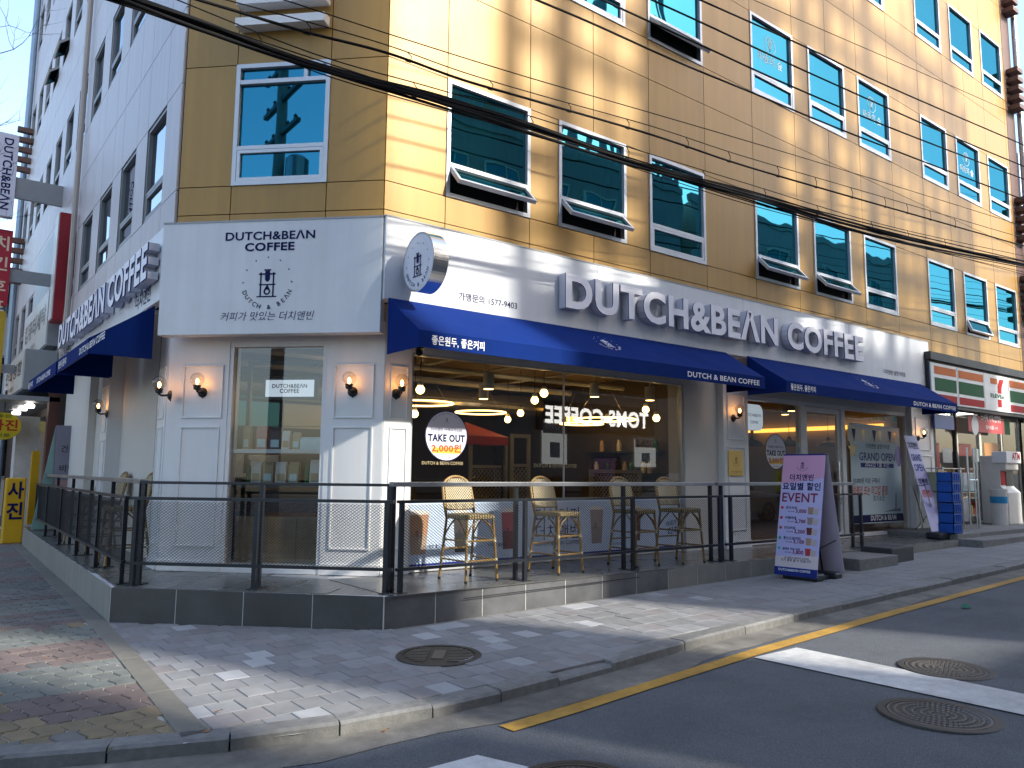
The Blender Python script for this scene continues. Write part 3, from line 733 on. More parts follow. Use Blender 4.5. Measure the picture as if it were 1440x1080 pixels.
# side street wall
pilaster(FLW, -10.86, -10.435, 3.62, -.001, [(-10.80, -10.50, 2.20, 2.87), (-10.80, -10.50, .62, 2.10)])
mk('side_wall', MB().wb(2.72, 2.92, 10.86, 19.5, T, 3.72), 'cream_wall', shop)
yp = at_x(150, 600, 2.5).y
pilaster(FLW, -yp-.55, -yp, 3.62, 0, [(-yp-.48, -yp-.07, 2.16, 2.95), (-yp-.48, -yp-.07, .62, 2.04)])
mk('side_wall', MB().wb(2.58, 2.719, yp+2.3, 19.3, T, 3.72), 'cream_wall', shop)
mk('downpipe', MB().tube([(2.62, 11.25, T), (2.62, 11.25, 3.5)], .035, 8), mat('pipe_dark', (.05, .05, .05), .5), shop)
mk('soffit', slab([(2.31, 19.3), (2.31, 10.9), (2.72, 10.87), (2.72, 19.3)], 3.60, 3.66), 'cream_wall', shop)
# room
room = [(2.93, 16.2), (2.93, 10.62), (4.72, 8.66), (18.5, 8.66), (18.5, 16.2)]
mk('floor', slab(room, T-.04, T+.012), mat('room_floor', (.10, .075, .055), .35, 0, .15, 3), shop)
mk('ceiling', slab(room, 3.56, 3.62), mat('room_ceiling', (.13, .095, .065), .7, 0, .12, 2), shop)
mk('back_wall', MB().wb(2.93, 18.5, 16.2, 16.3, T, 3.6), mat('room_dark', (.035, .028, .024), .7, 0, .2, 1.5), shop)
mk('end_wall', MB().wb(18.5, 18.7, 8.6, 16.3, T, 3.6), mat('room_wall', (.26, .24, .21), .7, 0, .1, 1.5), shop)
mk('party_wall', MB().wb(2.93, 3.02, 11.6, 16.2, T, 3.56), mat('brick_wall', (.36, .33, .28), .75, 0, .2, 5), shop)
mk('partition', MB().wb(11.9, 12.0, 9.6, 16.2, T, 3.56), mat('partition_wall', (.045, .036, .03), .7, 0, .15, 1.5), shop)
# printed film along the foot of the big window
film = mk('window_film', MB().box(FRW, 4.93, 10.02, T+.06, 1.19, -.064, -.060), mat('film', (.50, .60, .76), .45, 0, .04, 2), shop)
mk('film_edge', MB().box(FRW, 4.93, 10.02, T+.06, T+.10, -.060, -.0585), 'letter_edge', film); mk('film_edge', MB().box(FRW, 4.93, 10.02, 1.175, 1.19, -.060, -.0585), 'letter_edge', film)
FF = Fr((0, 8.40, 0), (1, 0, 0), (0, -1, 0))
def cup(cx, hgt, w, c1, c2, vb=.56):
    m1 = mat('drink_%d' % (c1[0]*1000), c1, .5); m2 = mat('drink_low_%d' % (c2[0]*1000), c2, .5); mp = mat('cup_rim', (.7, .66, .6), .4)
    mk('printed_cup', MB().face(FF, [(cx-w*.37, vb), (cx+w*.37, vb), (cx+w*.43, vb+hgt*.42), (cx-w*.43, vb+hgt*.42)], -.0575).face(FF, [(cx-w*.37, vb-.02), (cx+w*.37, vb-.02), (cx+w*.37, vb), (cx-w*.37, vb)], -.0575), m2, film)
    mk('printed_cup', MB().face(FF, [(cx-w*.43, vb+hgt*.42), (cx+w*.43, vb+hgt*.42), (cx+w*.49, vb+hgt*.9), (cx-w*.49, vb+hgt*.9)], -.0575), m1, film)
    r = MB(); r.face(FF, [(cx-w*.53, vb+hgt*.9), (cx+w*.53, vb+hgt*.9), (cx+w*.53, vb+hgt*.93), (cx+w*.30, vb+hgt), (cx-w*.30, vb+hgt), (cx-w*.53, vb+hgt*.93)], -.0573); mk('printed_cup', r, mp, film)
    emblem(FF, cx-.02, vb+hgt*.45, w*.22, 'navy', film, -.0571, name='printed_emblem')
for i, (px, c1, c2, w_) in enumerate(((592, (.42, .23, .13), (.36, .27, .20), .30), (652, (.05, .04, .035), (.02, .018, .016), .24), (719, (.36, .07, .09), (.12, .02, .03), .25), (843, (.33, .25, .22), (.27, .22, .20), .27), (899, (.16, .06, .07), (.07, .03, .03), .2))):
    cx = on(FRW, px, 740)[0]; cup(cx, .52, w_, c1, c2)
for px, py, tx, w_ in ((598, 772, '커스텀빈 콜드브루', .34), (690, 770, '더치티 블렌딩', .30), (848+13, 768, '시그니처 라떼', .30)):
    u, v = on(FRW, px, py); words('film_lettering', FF, u, v, w_, tx, 'navy', film, -.0573)
u, v = on(FRW, 757, 760); u2, _ = on(FRW, 818, 755)
words('film_lettering', FF, u, .86, u2-u, '더치커피', 'navy', film, -.0573, off=0.0, split=True); words('film_lettering', FF, u, .63, u2-u, '더치앤빈', 'navy', film, -.0573, off=0.0, split=True)
words('film_lettering', FF, u, .55, u2-u, 'DUTCH & BEΛN COFFEE', 'navy', film, -.0573)
u, v = on(FRW, 940, 758); words('film_lettering', FF, u, .72, .55, '커피가 맛있는', 'navy', film, -.0573, rot=.12, shear=.3); words('film_lettering', FF, u+.05, .58, .5, '더치앤빈', 'navy', film, -.0573, rot=.12, shear=.3)
for px0, px1, py in ((597, 655, 653), (755, 815, 657)):
    u, v = on(FRW, px0, py); u1, _ = on(FRW, px1, py); words('film_lettering', FF, u, v, u1-u, 'DUTCH & BEΛN COFFEE', mat('gilt', (.45, .36, .2), .5), f2, -.0645)
# plaque on the pilaster by the second shopfront
u0, v0 = on(FRW, 1024, 669, .12); u1, v1 = on(FRW, 1043, 634, .12)
pl = mk('plaque', MB().box(FRW, u0, u1, v0, v1, .122, .145), 'plaque_gold', bevel=.004); tag(pl, 'small gold metal plaque screwed to the white pilaster', 'plaque')
emblem(FRW, (u0+u1)/2, (v0+v1)/2+.04, (u1-u0)*.26, 'rattan_dark', pl, .147); words('lettering', FRW, (u0+u1)/2, v0+.06, (u1-u0)*.7, 'DUTCH & BEΛN COFFEE', 'rattan_dark', pl, .147, align='c')
# ============================================================ signs
FCS = Fr((2.278, 12.40-2.278, 0), (1, -1, 0), (-1, -1, 0)); CW = 2.822
FRS = Fr((0, 8.10, 0), (1, 0, 0), (0, -1, 0))
FLS = Fr((2.30, 0, 0), (0, -1, 0), (-1, 0, 0))
def px_words(F, x0, y0, x1, y1, body, m, par, n=.004, h=None, off=.01, name='lettering', shear=0.0):
    a = on(F, x0, y0, n); b = on(F, x1, y1, n); v = (a[1]+b[1])/2
    return words(name, F, a[0], v, b[0]-a[0], body, m, par, n, h, off, shear=shear, split=True)
cs = thing('corner_sign', 'large white box sign with navy lettering and emblem above the corner window', 'sign', FCS.p(CW/2, 3.19, -.2))
mk('panel', MB().box(FCS, 0, CW, 3.195, 4.605, -.16, 0), 'sign_white', cs, bevel=.006)
mk('edge_trim', MB().box(FCS, -.003, CW+.003, 4.600, 4.622, -.165, .006), mat('trim_grey', (.35, .36, .38), .4), cs)
def cap_line(F, x0, y0, x1, y1, top, body, par, off):
    a = on(F, x0, y0, .004); b = on(F, x1, y1, .004); hh = on(F, x0, top, .004)[1]-a[1]
    words('lettering', F, a[0], (a[1]+b[1])/2, b[0]-a[0], body, 'navy', par, .004, h=hh, off=off, split=True)
cap_line(FCS, 317, 339.5, 443, 334.5, 327.0, 'DUTCH&BEΛN', cs, .022)
cap_line(FCS, 344, 353.8, 414, 351.5, 342.0, 'COFFEE', cs, .032)
c = on(FCS, 376, 397); emblem(FCS, c[0], c[1]-.03, .31, 'navy', cs, .004, split=True)
px_words(FCS, 309, 452, 439, 449, '커피가 맛있는 더치앤빈', 'navy', cs, off=-.004, shear=.22)
def extrude_letters(F, u0, v0, w, h, body, depth, par, n0=0.02, off=.034, shear=0.0):
    vs, fs, bw, bh = tmesh(body, off, 4); sx, sy = w/bw, h/bh
    for gfs in islands(vs, fs):
        key = {}; idx = {}; V2 = []
        for f in gfs:
            for i in f:
                k = (round(vs[i][0], 4), round(vs[i][1], 4))
                if k not in key: key[k] = len(V2); V2.append(vs[i])
                idx[i] = key[k]
        F2 = [[idx[i] for i in f] for f in gfs]; F2 = [f for f in F2 if len(set(f)) > 2]
        cnt = {}
        for f in F2:
            for p, q in zip(f, f[1:]+f[:1]): cnt[(p, q)] = cnt.get((p, q), 0)+1
        bd = [(p, q) for (p, q) in cnt if (q, p) not in cnt]
        me = bpy.data.meshes.new('letter'); k = len(V2); verts = []; zs = (n0, n0+depth*.88, n0+depth)
        for z in zs: verts += [tuple(F.p(u0+x*sx, v0+y*sy, z)) for x, y in V2]
        faces = [tuple(i+2*k for i in f) for f in F2]; mi = [0]*len(faces)
        for lv, mm in ((0, 1), (1, 2)):
            for p, q in bd: faces.append((p+lv*k, q+lv*k, q+(lv+1)*k, p+(lv+1)*k)); mi.append(mm)
        me.from_pydata(verts, [], faces)
        for nm in ('letter_white', 'letter_side', 'letter_edge'): me.materials.append(MATS[nm])
        for p, m_ in zip(me.polygons, mi): p.material_index = m_
        me.update(); bm = bmesh.new(); bm.from_mesh(me); bmesh.ops.recalc_face_normals(bm, faces=bm.faces); bm.to_mesh(me); bm.free()
        mk('letter', None, None, par, data=me)
rs = thing('shop_sign', 'long white fascia sign with raised white letters above the blue awnings on the street side', 'sign', (11, 8.1, 3.6), 'fascia signs')
mk('panel', MB().box(FRS, 4.30, 18.25, 3.60, 4.62, -.19, 0), 'sign_white', rs, bevel=.006)
mk('edge_trim', MB().box(FRS, 4.296, 18.254, 4.615, 4.634, -.19, .006), 'trim_grey', rs)
for x in (7.8, 11.3, 14.8): mk('seam', MB().box(FRS, x, x+.004, 3.60, 4.615, -.01, .0015), 'trim_grey', rs)
a = on(FRS, 795, 437, .15); b = on(FRS, 1215, 509, .15); tp = on(FRS, 790, 389, .15)
extrude_letters(FRS, a[0], 3.845, b[0]-a[0], .53, 'DUTCH&BEΛN COFFEE', .14, rs)
px_words(FRS, 645, 421, 727, 436, '가맹문의 1577-9403', 'navy', rs, off=.006); px_words(FRS, 1243, 525, 1273, 531, '더치앤빈 살맛거리점', 'navy', rs, off=.012)
ls = thing('shop_sign', 'white fascia sign with raised white letters on the side street facade', 'sign', (2.3, 14.4, 3.66), 'fascia signs')
mk('panel', MB().box(FLS, -18.5, -10.22, 3.66, 4.60, -.10, 0), 'sign_white', ls, bevel=.006)
a = on(FLS, 86, 490, .1); b = on(FLS, 212, 395, .1)
extrude_letters(FLS, a[0], 3.92, b[0]-a[0], .50, 'DUTCH&BEΛN COFFEE', .14, ls)
px_words(FLS, 190, 437, 211, 423, '더치앤빈', 'navy', ls, off=.01); px_words(FLS, 88, 508, 99, 501, '가맹문의', 'navy', ls, off=.01)
# round projecting sign
c = at_y(587, 368, 7.70); c.x += .245; FD = Fr((c.x, c.y, c.z), (0, -1, 0), (-1, 0, 0))
rd = thing('round_sign', 'round white projecting sign with navy emblem and chrome rim', 'sign', (c.x, 8.1, c.z))
mk('rim', MB().lathe(FD.p(0, 0, .04), FD.n, [(.02, .0), (.355, 0), (.355, .20), (.338, .20), (.338, .19)], 64, cap=False), 'chrome', rd, smooth=False)
mk('face', MB().lathe(FD.p(0, 0, .06), FD.n, [(.337, 0), (.337, .172), (.32, .178)], 64), mat('round_face', (.74, .73, .80), .35, 0, .02), rd)
emblem(FD, 0, -.05, .25, 'navy', rd, .245, split=True)
mk('bracket', MB().wb(c.x+.05, c.x+.11, 8.03, 8.1, c.z-.05, c.z+.05).wb(c.x+.05, c.x+.11, 8.05, 8.1, c.z+.15, c.z+.22), 'black_metal', rd)
# ============================================================ awnings
def awning(F, u0, u1, label, texts, zt=3.62, zf=3.125, zb=2.935, out=.75, wave=0):
    t = thing('awning', label, 'awning', F.p((u0+u1)/2, zf, out/2), 'blue shop awnings')
    k = max(4, int((u1-u0)/.5)); mb = MB(); vs = []
    for i in range(k+1):
        u = u0+(u1-u0)*i/k; s_ = .006*math.sin(i*2.1)+.004*math.sin(i*5.3)
        vs += [F.p(u, zt, .0), F.p(u, zt*.5+zf*.5-.012+s_, out*.5), F.p(u, zf, out), F.p(u, zf-.012, out-.012), F.p(u, zt-.03, .0)]
    fs = []
    for i in range(k):
        for j in (0, 1, 2, 3): fs.append((5*i+j, 5*i+j+1, 5*i+j+6, 5*i+j+5))
    mb.add(vs, fs); cp = mk('canopy', mb, 'awning', t)
    v = MB()
    for i in range(k):
        a, b = u0+(u1-u0)*i/k, u0+(u1-u0)*(i+1)/k
        v.box(F, a, b, zb, zf, out-.008, out)
    vl = mk('valance', MB().box(F, u0, u1, zb, zf, out-.008, out), 'awning', t)
    for u in (u0, u1):
        e = MB(); e.prism(Fr(F.p(u, 0, 0), F.n, F.u), [(0, zt), (out*.5, zt*.5+zf*.5-.012), (out-.001, zf), (out-.001, zb), (0, zb)], -.004 if u == u1 else 0, 0 if u == u1 else .004)
        mk('end_panel', e, 'awning', t)
    fr = MB()
    for i in range(0, k+1, 3):
        u = min(max(u0+(u1-u0)*i/k, u0+.03), u1-.03); fr.tube([F.p(u, zt-.06, .01), F.p(u, zf-.03, out-.04), F.p(u, zb+.03, out-.03)], .012, 6)
    fr.tube([F.p(u0+.02, zb+.03, out-.03), F.p(u1-.02, zb+.03, out-.03)], .012, 6); mk('frame', fr, 'steel', t)
    for a, b, tx, h_ in texts: words('lettering', F, a, zb+.045 if h_ < .1 else zb+.035, b-a, tx, 'print_white', vl, out+.003, h=h_, off=.018, split=True)
    return t, cp
def slope_emblem(F, u, par, zt, zf, out, s):
    d = (F.n*out + F.v*(zf-zt)).normalized(); up = -d; nn = F.u.cross(up)
    if nn.z < 0: nn = -nn
    c = F.p(u, (zt+zf)/2-.012, out/2); emblem(Fr(c, F.u, nn, up), 0, -.02, s, 'print_white', par, .022)
V = .75
def vu(px, py): return on(FRS, px, py, V)[0]
t1, c1 = awning(FRS, 4.36, vu(1076, 547), 'long blue awning over the large cafe window with stools', [(vu(607, 482), vu(681, 493), '좋은원두, 좋은커피', .115), (vu(967, 530), vu(1068, 543), 'DUTCH & BEΛN COFFEE', .085)])
slope_emblem(FRS, on(FRS, 852, 486, .37)[0], c1, 3.62, 3.125, V, .20)
t2, c2 = awning(FRS, vu(1106, 551), vu(1347, 582), 'blue awning over the glass door and the grand open banner', [(vu(1112, 545), vu(1147, 551), '좋은원두, 좋은커피', .115), (vu(1285, 570), vu(1344, 577), 'DUTCH & BEΛN COFFEE', .085)])
slope_emblem(FRS, on(FRS, 1218, 539, .37)[0], c2, 3.62, 3.125, V, .22)
def lu(px, py): return on(FLS, px, py, .72)[0]
a0, a1 = -10.42, lu(79, 540)
t3, c3 = awning(FLS, a1, a0, 'navy awning over the side street wall, nearest the corner', [(lu(81, 533), lu(92, 524), '좋은원두, 좋은커피', .115), (lu(111, 508), lu(147, 483), 'DUTCH & BEΛN COFFEE', .09)], out=.72)
t4, c4 = awning(FLS, lu(38, 574), a1-.16, 'navy awning farther along the side street', [(lu(39, 558), lu(45, 553), '좋은커피', .115), (lu(51, 549), lu(70, 534), 'DUTCH & BEΛN COFFEE', .09)], out=.72)
# ============================================================ wall lamps
def wall_lamp(F, px, py, rotz, label, n=0.0):
    u, v = on(F, px, py, n); t = thing('wall_lamp', label, 'wall lamp', F.p(u, v, n), 'black wall lamps with glass globes', local=True, rotz=rotz)
    if 'lampm' not in WM:
        L = []
        L.append(('backplate', MB().lathe((0, 0, 0), (0, -1, 0), [(.062, 0), (.062, .012), (.045, .028), (.02, .034)], 20), 'black_metal'))
        L.append(('arm', MB().tube([(0, -.03, 0), (0, -.10, -.01), (0, -.135, .005), (0, -.14, .03)], .013, 8).lathe((0, 0, -.075), (0, 0, 1), [(.004, 0), (.011, .012), (.004, .025)], 8), 'black_metal'))
        L.append(('socket', MB().lathe((0, -.14, .015), (0, 0, 1), [(.02, 0), (.042, .01), (.045, .05), (.05, .055), (.05, .062), (.02, .064)], 16), 'black_metal'))
        gb = [(.085*math.sin(a), .085*(1-math.cos(a))) for a in [rad(20+k*10) for k in range(17)]]
        L.append(('globe', MB().lathe((0, -.14, .065), (0, 0, 1), gb, 24), 'globe_glass'))
        L.append(('bulb', MB().lathe((0, -.14, .085), (0, 0, 1), [(.008, 0), (.016, .02), (.020, .04), (.014, .062), (.002, .075)], 12), 'wall_bulb'))
        WM['lampm'] = []
        for nm, q, m in L:
            me = q.mesh(nm); me.materials.append(MATS[m])
            for p in me.polygons: p.use_smooth = nm in ('globe', 'bulb')
            WM['lampm'].append((nm, me))
    for nm, me in WM['lampm']: mk(nm, None, None, t, data=me)
    ld = bpy.data.lights.new('bulb_light', 'POINT'); ld.energy = .36; ld.color = (1, .52, .2); ld.shadow_soft_size = .03
    lo = bpy.data.objects.new('bulb_light', ld); COL.objects.link(lo); lo.parent = t; lo.location = (0, -.14, .13)
    return t
wall_lamp(FCW, 285, 552, -math.pi/4, 'lit globe wall lamp on the corner pilaster left of the corner window')
wall_lamp(FCW, 496, 551, -math.pi/4, 'lit globe wall lamp on the corner pilaster right of the corner window')
wall_lamp(FRW, 557, 554, 0, 'lit globe wall lamp on the narrow pilaster left of the big cafe window')
wall_lamp(FRW, 1031, 588, 0, 'lit globe wall lamp above the gold plaque', .12)
wall_lamp(FRW, 1291, 616, 0, 'lit globe wall lamp on the white end pilaster beside the convenience store', .10)
wall_lamp(FLW, 240, 556, -math.pi/2, 'lit globe wall lamp on the side face of the corner pilaster')
wall_lamp(FLW, 151, 582, -math.pi/2, 'lit globe wall lamp on the far pilaster of the side street wall')
# security cameras
def cctv(loc, rz, label):
    t = thing('security_camera', label, 'camera', loc, 'security cameras', local=True, rotz=rz)
    mk('bracket', MB().tube([(0, 0, 0), (0, 0, -.08), (0, -.06, -.11)], .016, 8).lathe((0, 0, -.012), (0, 0, 1), [(.05, 0), (.05, .012)], 16), 'black_metal', t)
    h = mk('housing', MB().tube([(0, -.02, -.115), (0, -.24, -.14)], .042, 14), 'black_metal', t); mk('hood', MB().wb(-.05, .05, -.27, -.02, -.088, -.076), 'black_metal', t)
    mk('lens', MB().tube([(0, -.241, -.1401), (0, -.25, -.141)], .032, 14), mat('lens', (.02, .02, .03), .1), h)
p = at_x(112, 556, 2.3); cctv((p.x, p.y, 3.59), -1.1, 'black security camera under the side street soffit')
p = at_y(586, 492, 8.35); cctv((p.x, 8.30, 3.14), -.5, 'small black security camera at the top corner of the big cafe window')
# ============================================================ terrace railings
def mesh_panel(mb, F, u0, u1, v0, v1, n, cw=.042, p=.0155, w=.0028):
    rows = int((v1-v0)/p); ns = int((u1-u0)/(cw/2)); st = (u1-u0)/ns
    for r in range(rows):
        vb = v0 + p*(r+.5)
        for i in range(ns):
            s = 1 if (i+r) % 2 else -1
            a, b = u0+i*st, u0+(i+1)*st; va, vv = vb - s*p/2, vb + s*p/2
            mb.add([F.p(a, va-w, n), F.p(b, vv-w, n), F.p(b, vv+w, n+.0036), F.p(a, va+w, n+.0036)], [(0, 1, 2, 3)])
mat('mesh_metal', (.075, .08, .09), .4, .5, .1)
mat('rail_top', (.34, .35, .37), .30, .75, .15, 4)
def railing(p0, p1, st, label, topm='rail_top', topw=.045, toph=.05):
    p0, p1 = Vector((*p0, 0)), Vector((*p1, 0)); d = (p1-p0).normalized(); L = (p1-p0).length
    F = Fr(p0, d, (d.y, -d.x, 0)); t = thing('terrace_railing', label, 'railing', (p0+p1)/2+Vector((0, 0, T)), 'black terrace railings')
    for s in st:
        mk('post', MB().box(F, s-.022, s+.022, T+.008, 1.262, -.022, .022), 'rail_metal', t)
        mk('post', MB().box(F, s-.022-.02, s+.022-.02, T+.008, 1.40, -.172, -.128), 'rail_metal', t)
        mk('base_plate', MB().box(F, s-.06, s+.06, T, T+.008, -.21, .05), 'rail_metal', t)
    mk('top_rail', MB().box(F, -.02, L+.02, 1.40, 1.40+toph, -.15-topw, -.15+topw), topm, t, bevel=.004)
    mk('rail', MB().box(F, -.02, L+.02, 1.232, 1.264, -.024, .024), 'rail_metal', t); mk('rail', MB().box(F, -.02, L+.02, .545, .577, -.024, .024), 'rail_metal', t)
    for a, b in zip(st, st[1:]):
        mb = MB(); mesh_panel(mb, F, a+.024, b-.024, .58, 1.23, 0); o = mk('mesh_panel', mb, 'mesh_metal', t); o['kind'] = 'stuff'
    return t
railing((4.03, 7.125), (9.30, 7.125), [.03, 1.66, 3.45, 5.24], 'black mesh railing on the terrace in front of the row of bar stools')
railing((9.42, 7.125), (13.2, 7.125), [.1, 1.9, 3.75], 'black railing behind the pink event banner, ending at the door steps')
railing((1.93, 9.21), (3.97, 7.17), [.05, 1.42, 2.83], 'black mesh railing across the chamfered corner of the terrace', 'rail_metal', .02, .03)
railing((2.10, 18.7), (1.905, 9.35), [.05, 2.0, 4.0, 5.9, 7.6, 9.30], 'black mesh railing along the side street edge of the terrace')
# ============================================================ bar stools
def weave(name, c1, c2, sc, flat):
    m = mat(name, c1, .55, var=0); n = m.node_tree.nodes; l = m.node_tree.links; b = n['Principled BSDF']
    tc = n.new('ShaderNodeTexCoord'); mp = n.new('ShaderNodeMapping'); mp.inputs['Rotation'].default_value = (.0, .0, .0); mp.inputs['Scale'].default_value = (sc, .001 if flat else sc, sc*.9 if flat else .001); mp.inputs['Location'].default_value = (.3, .3, .3)
    ck = n.new('ShaderNodeTexChecker'); ck.inputs['Scale'].default_value = 1; ck.inputs[1].default_value = (*c1, 1); ck.inputs[2].default_value = (*c2, 1)
    l.new(tc.outputs['Object'], mp.inputs[0]); l.new(mp.outputs[0], ck.inputs[0]); l.new(ck.outputs[0], b.inputs['Base Color'])
    bp = n.new('ShaderNodeBump'); bp.inputs['Strength'].default_value = .4; bp.inputs['Distance'].default_value = .004; l.new(ck.outputs[1], bp.inputs['Height']); l.new(bp.outputs[0], b.inputs['Normal'])
weave('weave_seat', (.40, .31, .14), (.075, .05, .018), 55, False); weave('weave_back', (.55, .47, .30), (.10, .065, .025), 62, True)
def make_stool():
    t = thing('bar_stool', 'x', 'bar stool', (0, 0, 0), 'rattan bar stools', local=True)
    s = MB(); R_ = .06; a = .215; prof = []
    for cx, cy_, st in ((a-R_, a-R_, 0), (-a+R_, a-R_, 90), (-a+R_, -a+R_, 180), (a-R_, -a+R_, 270)):
        for k in range(5): an = rad(st+k*22.5); prof.append((cx+R_*math.cos(an), cy_+R_*math.sin(an)))
    n = len(prof); rings = [(.94, .700), (1.0, .708), (1.0, .745), (.965, .757), (.6, .752)]
    s.add([(x*k, y*k, z) for k, z in rings for x, y in prof], [(i*n+j, i*n+(j+1) % n, (i+1)*n+(j+1) % n, (i+1)*n+j) for i in range(4) for j in range(n)] + [tuple(range(n-1, -1, -1)), tuple(4*n+j for j in range(n))])
    mk('seat', s, 'weave_seat', t)
    ft, rt = {}, {}
    for sx in (-1, 1):
        A = Vector((sx*.185, -.18, .71)); B = Vector((sx*.222, -.225, 0)); ft[sx] = lambda z, A=A, B=B: B + (A-B)*(z/.71)
        mk('leg', MB().tube([B, A], .0155, 8), 'rattan', t); mk('foot', MB().tube([B+Vector((0, 0, .0)), ft[sx](.03)], .0175, 8), 'black', t)
        C = Vector((sx*.20, .20, .72)); D = Vector((sx*.225, .30, 0)); rt[sx] = lambda z, C=C, D=D: D + (C-D)*(z/.72)
        mk('leg', MB().tube([D, C], .0155, 8), 'rattan', t); mk('foot', MB().tube([D, rt[sx](.03)], .0175, 8), 'black', t)
        for z in (.24, .46): mk('binding', MB().tube([ft[sx](z-.022), ft[sx](z+.022)], .0205, 8), 'weave_cream', t); mk('binding', MB().tube([rt[sx](z-.022), rt[sx](z+.022)], .0205, 8), 'weave_cream', t)
        for z in (.24, .46): mk('stretcher', MB().tube([ft[sx](z), rt[sx](z)], .011, 6), 'rattan', t)
        mk('brace', MB().tube([ft[sx](.50), Vector((sx*.14, -.19, .62)), Vector((sx*.03, -.185, .70))], .010, 6), 'rattan_dark', t)
        mk('brace', MB().tube([ft[sx](.50)+Vector((0, .005, 0)), Vector((sx*.20, -.11, .62)), Vector((sx*.195, -.02, .70))], .010, 6), 'rattan_dark', t)
        mk('brace', MB().tube([rt[sx](.50), Vector((sx*.205, .13, .62)), Vector((sx*.195, .04, .70))], .010, 6), 'rattan_dark', t)
    for z in (.24, .46): mk('stretcher', MB().tube([ft[-1](z), ft[1](z)], .012, 6), 'rattan', t)
    mk('stretcher', MB().tube([rt[-1](.35), rt[1](.35)], .012, 6), 'rattan', t)
    arch = [Vector((-.20, .20, .70)), Vector((-.212, .245, .88)), Vector((-.205, .28, 1.02))]
    for k in range(1, 12):
        an = math.pi - math.pi*k/12; arch.append(Vector((.205*math.cos(an), .285+.035*math.sin(an), 1.03+.155*math.sin(an))))
    arch += [Vector((.205, .28, 1.02)), Vector((.212, .245, .88)), Vector((.20, .20, .70))]
    mk('back_frame', MB().tube(arch, .0165, 8), 'rattan', t, smooth=True)
    b = MB(); rows = 8; q = 8
    for i in range(rows+1):
        z = .80 + .36*i/rows; hw = .20 if z < 1.03 else .205*math.sqrt(max(0.03, 1-((z-1.03)/.155)**2))
        yc = .225 + (z-.80)*.20
        b.v += [(hw*(2*j/q-1)*.96, yc + .03*(1-(2*j/q-1)**2), z) for j in range(q+1)]
    b.f += [(i*(q+1)+j, i*(q+1)+j+1, (i+1)*(q+1)+j+1, (i+1)*(q+1)+j) for i in range(rows) for j in range(q)]
    ob = mk('backrest', b, 'weave_back', t); sd = ob.modifiers.new('solid', 'SOLIDIFY'); sd.thickness = .012
    mk('back_rail', MB().tube([(-.208, .232, .80), (0, .258, .80), (.208, .232, .80)], .012, 6), 'rattan', t)
    return t
st0 = make_stool()
for i, (x, y, rz, lb) in enumerate(((5.20, 7.52, .03, 'rattan bar stool nearest the corner, in front of the take out sticker'), (6.52, 7.50, .10, 'rattan bar stool second from the corner behind the mesh railing'), (7.90, 7.48, .0, 'rattan bar stool third from the corner, beside a railing post'),
        (8.75, 7.40, -.03, 'rattan bar stool at the far end of the street row beside the column'), (2.24, 11.15, -1.57, 'rattan bar stool on the side terrace nearest the corner pilaster'), (2.33, 13.2, -1.5, 'rattan bar stool in the middle of the side terrace'), (2.36, 15.2, -1.6, 'rattan bar stool farthest along the side terrace'))):
    o = st0 if i == 0 else copy_tree(st0)
    o.location = (x, y, T); o.rotation_euler.z = rz; o['label'] = lb
# ============================================================ banners and stickers
def circle_sticker(F, px, py, r, label, n, sx=1.0):
    u, v = on(F, px, py, n); s = mk('window_sticker', MB().disc(F, u, v, r*sx, n, 48, r), mat('sticker', (.66, .66, .78), .4, 0, .03)); tag(s, label, 'sticker', 'round take out stickers')
    e = n+.002; mb = MB(); mb.ringf(F, u, v, r*.965*sx, r*sx, e, 48); mk('border', mb, 'navy', s)
    lw = MB(); pts = [(u+r*sx*.95*math.cos(a), v+r*.95*math.sin(a)) for a in [math.pi + math.pi*k/24 for k in range(25)]]; lw.face(F, pts, n+.001); mk('lower_half', lw, mat('sticker_white', (.82, .83, .86), .4, 0, .02), s)
    emblem(F, u, v+.62*r, .14*r, 'navy', s, e); k = MB(); arc_text(k, F, u, v, r*.88, 'GOOD BEAN GOOD COFFEE', rad(140), rad(40), .06*r, e); mk('lettering', k, 'navy', s)
    words('lettering', F, u, v+.16*r, 1.45*r*sx, '더치앤빈 아메리카노(I)', 'navy', s, e, align='c'); words('lettering', F, u, v-.24*r, 1.74*r*sx, 'TAKE OUT', 'navy', s, e, h=.30*r, align='c', off=.045)
    hl = MB().face(F, [(u-.66*r*sx, v-.70*r), (u+.70*r*sx, v-.70*r), (u+.70*r*sx, v-.46*r), (u-.66*r*sx, v-.46*r)], e-.0005); mk('highlight', hl, mat('hl_yellow', (.80, .55, .05), .5), s)
    words('lettering', F, u, v-.68*r, 1.40*r*sx, '2,000원', mat('price_red', (.55, .08, .02), .5), s, e, h=.36*r, align='c', off=.045); words('lettering', F, u, v-.86*r, .6*r*sx, 'DUTCH & BEΛN', 'navy', s, e, align='c')
circle_sticker(FRW, 628, 613, .325, 'round take out sticker on the big cafe window above the first stool', -.060)
circle_sticker(FRW, 1091, 635, .33, 'round take out sticker on the glass left of the shop door', -.060)
u, v = on(FRW, 1121, 645, -.06); u2, v2 = on(FRW, 1136, 632, -.06); ntc = tag(mk('window_notice', MB().box(FRW, u, u2, v, v2+.1, -.066, -.060), mat('notice_print', (.45, .55, .50), .5, 0, .5, 14)), 'small coloured notice on the glass just above the event banner', 'notice')
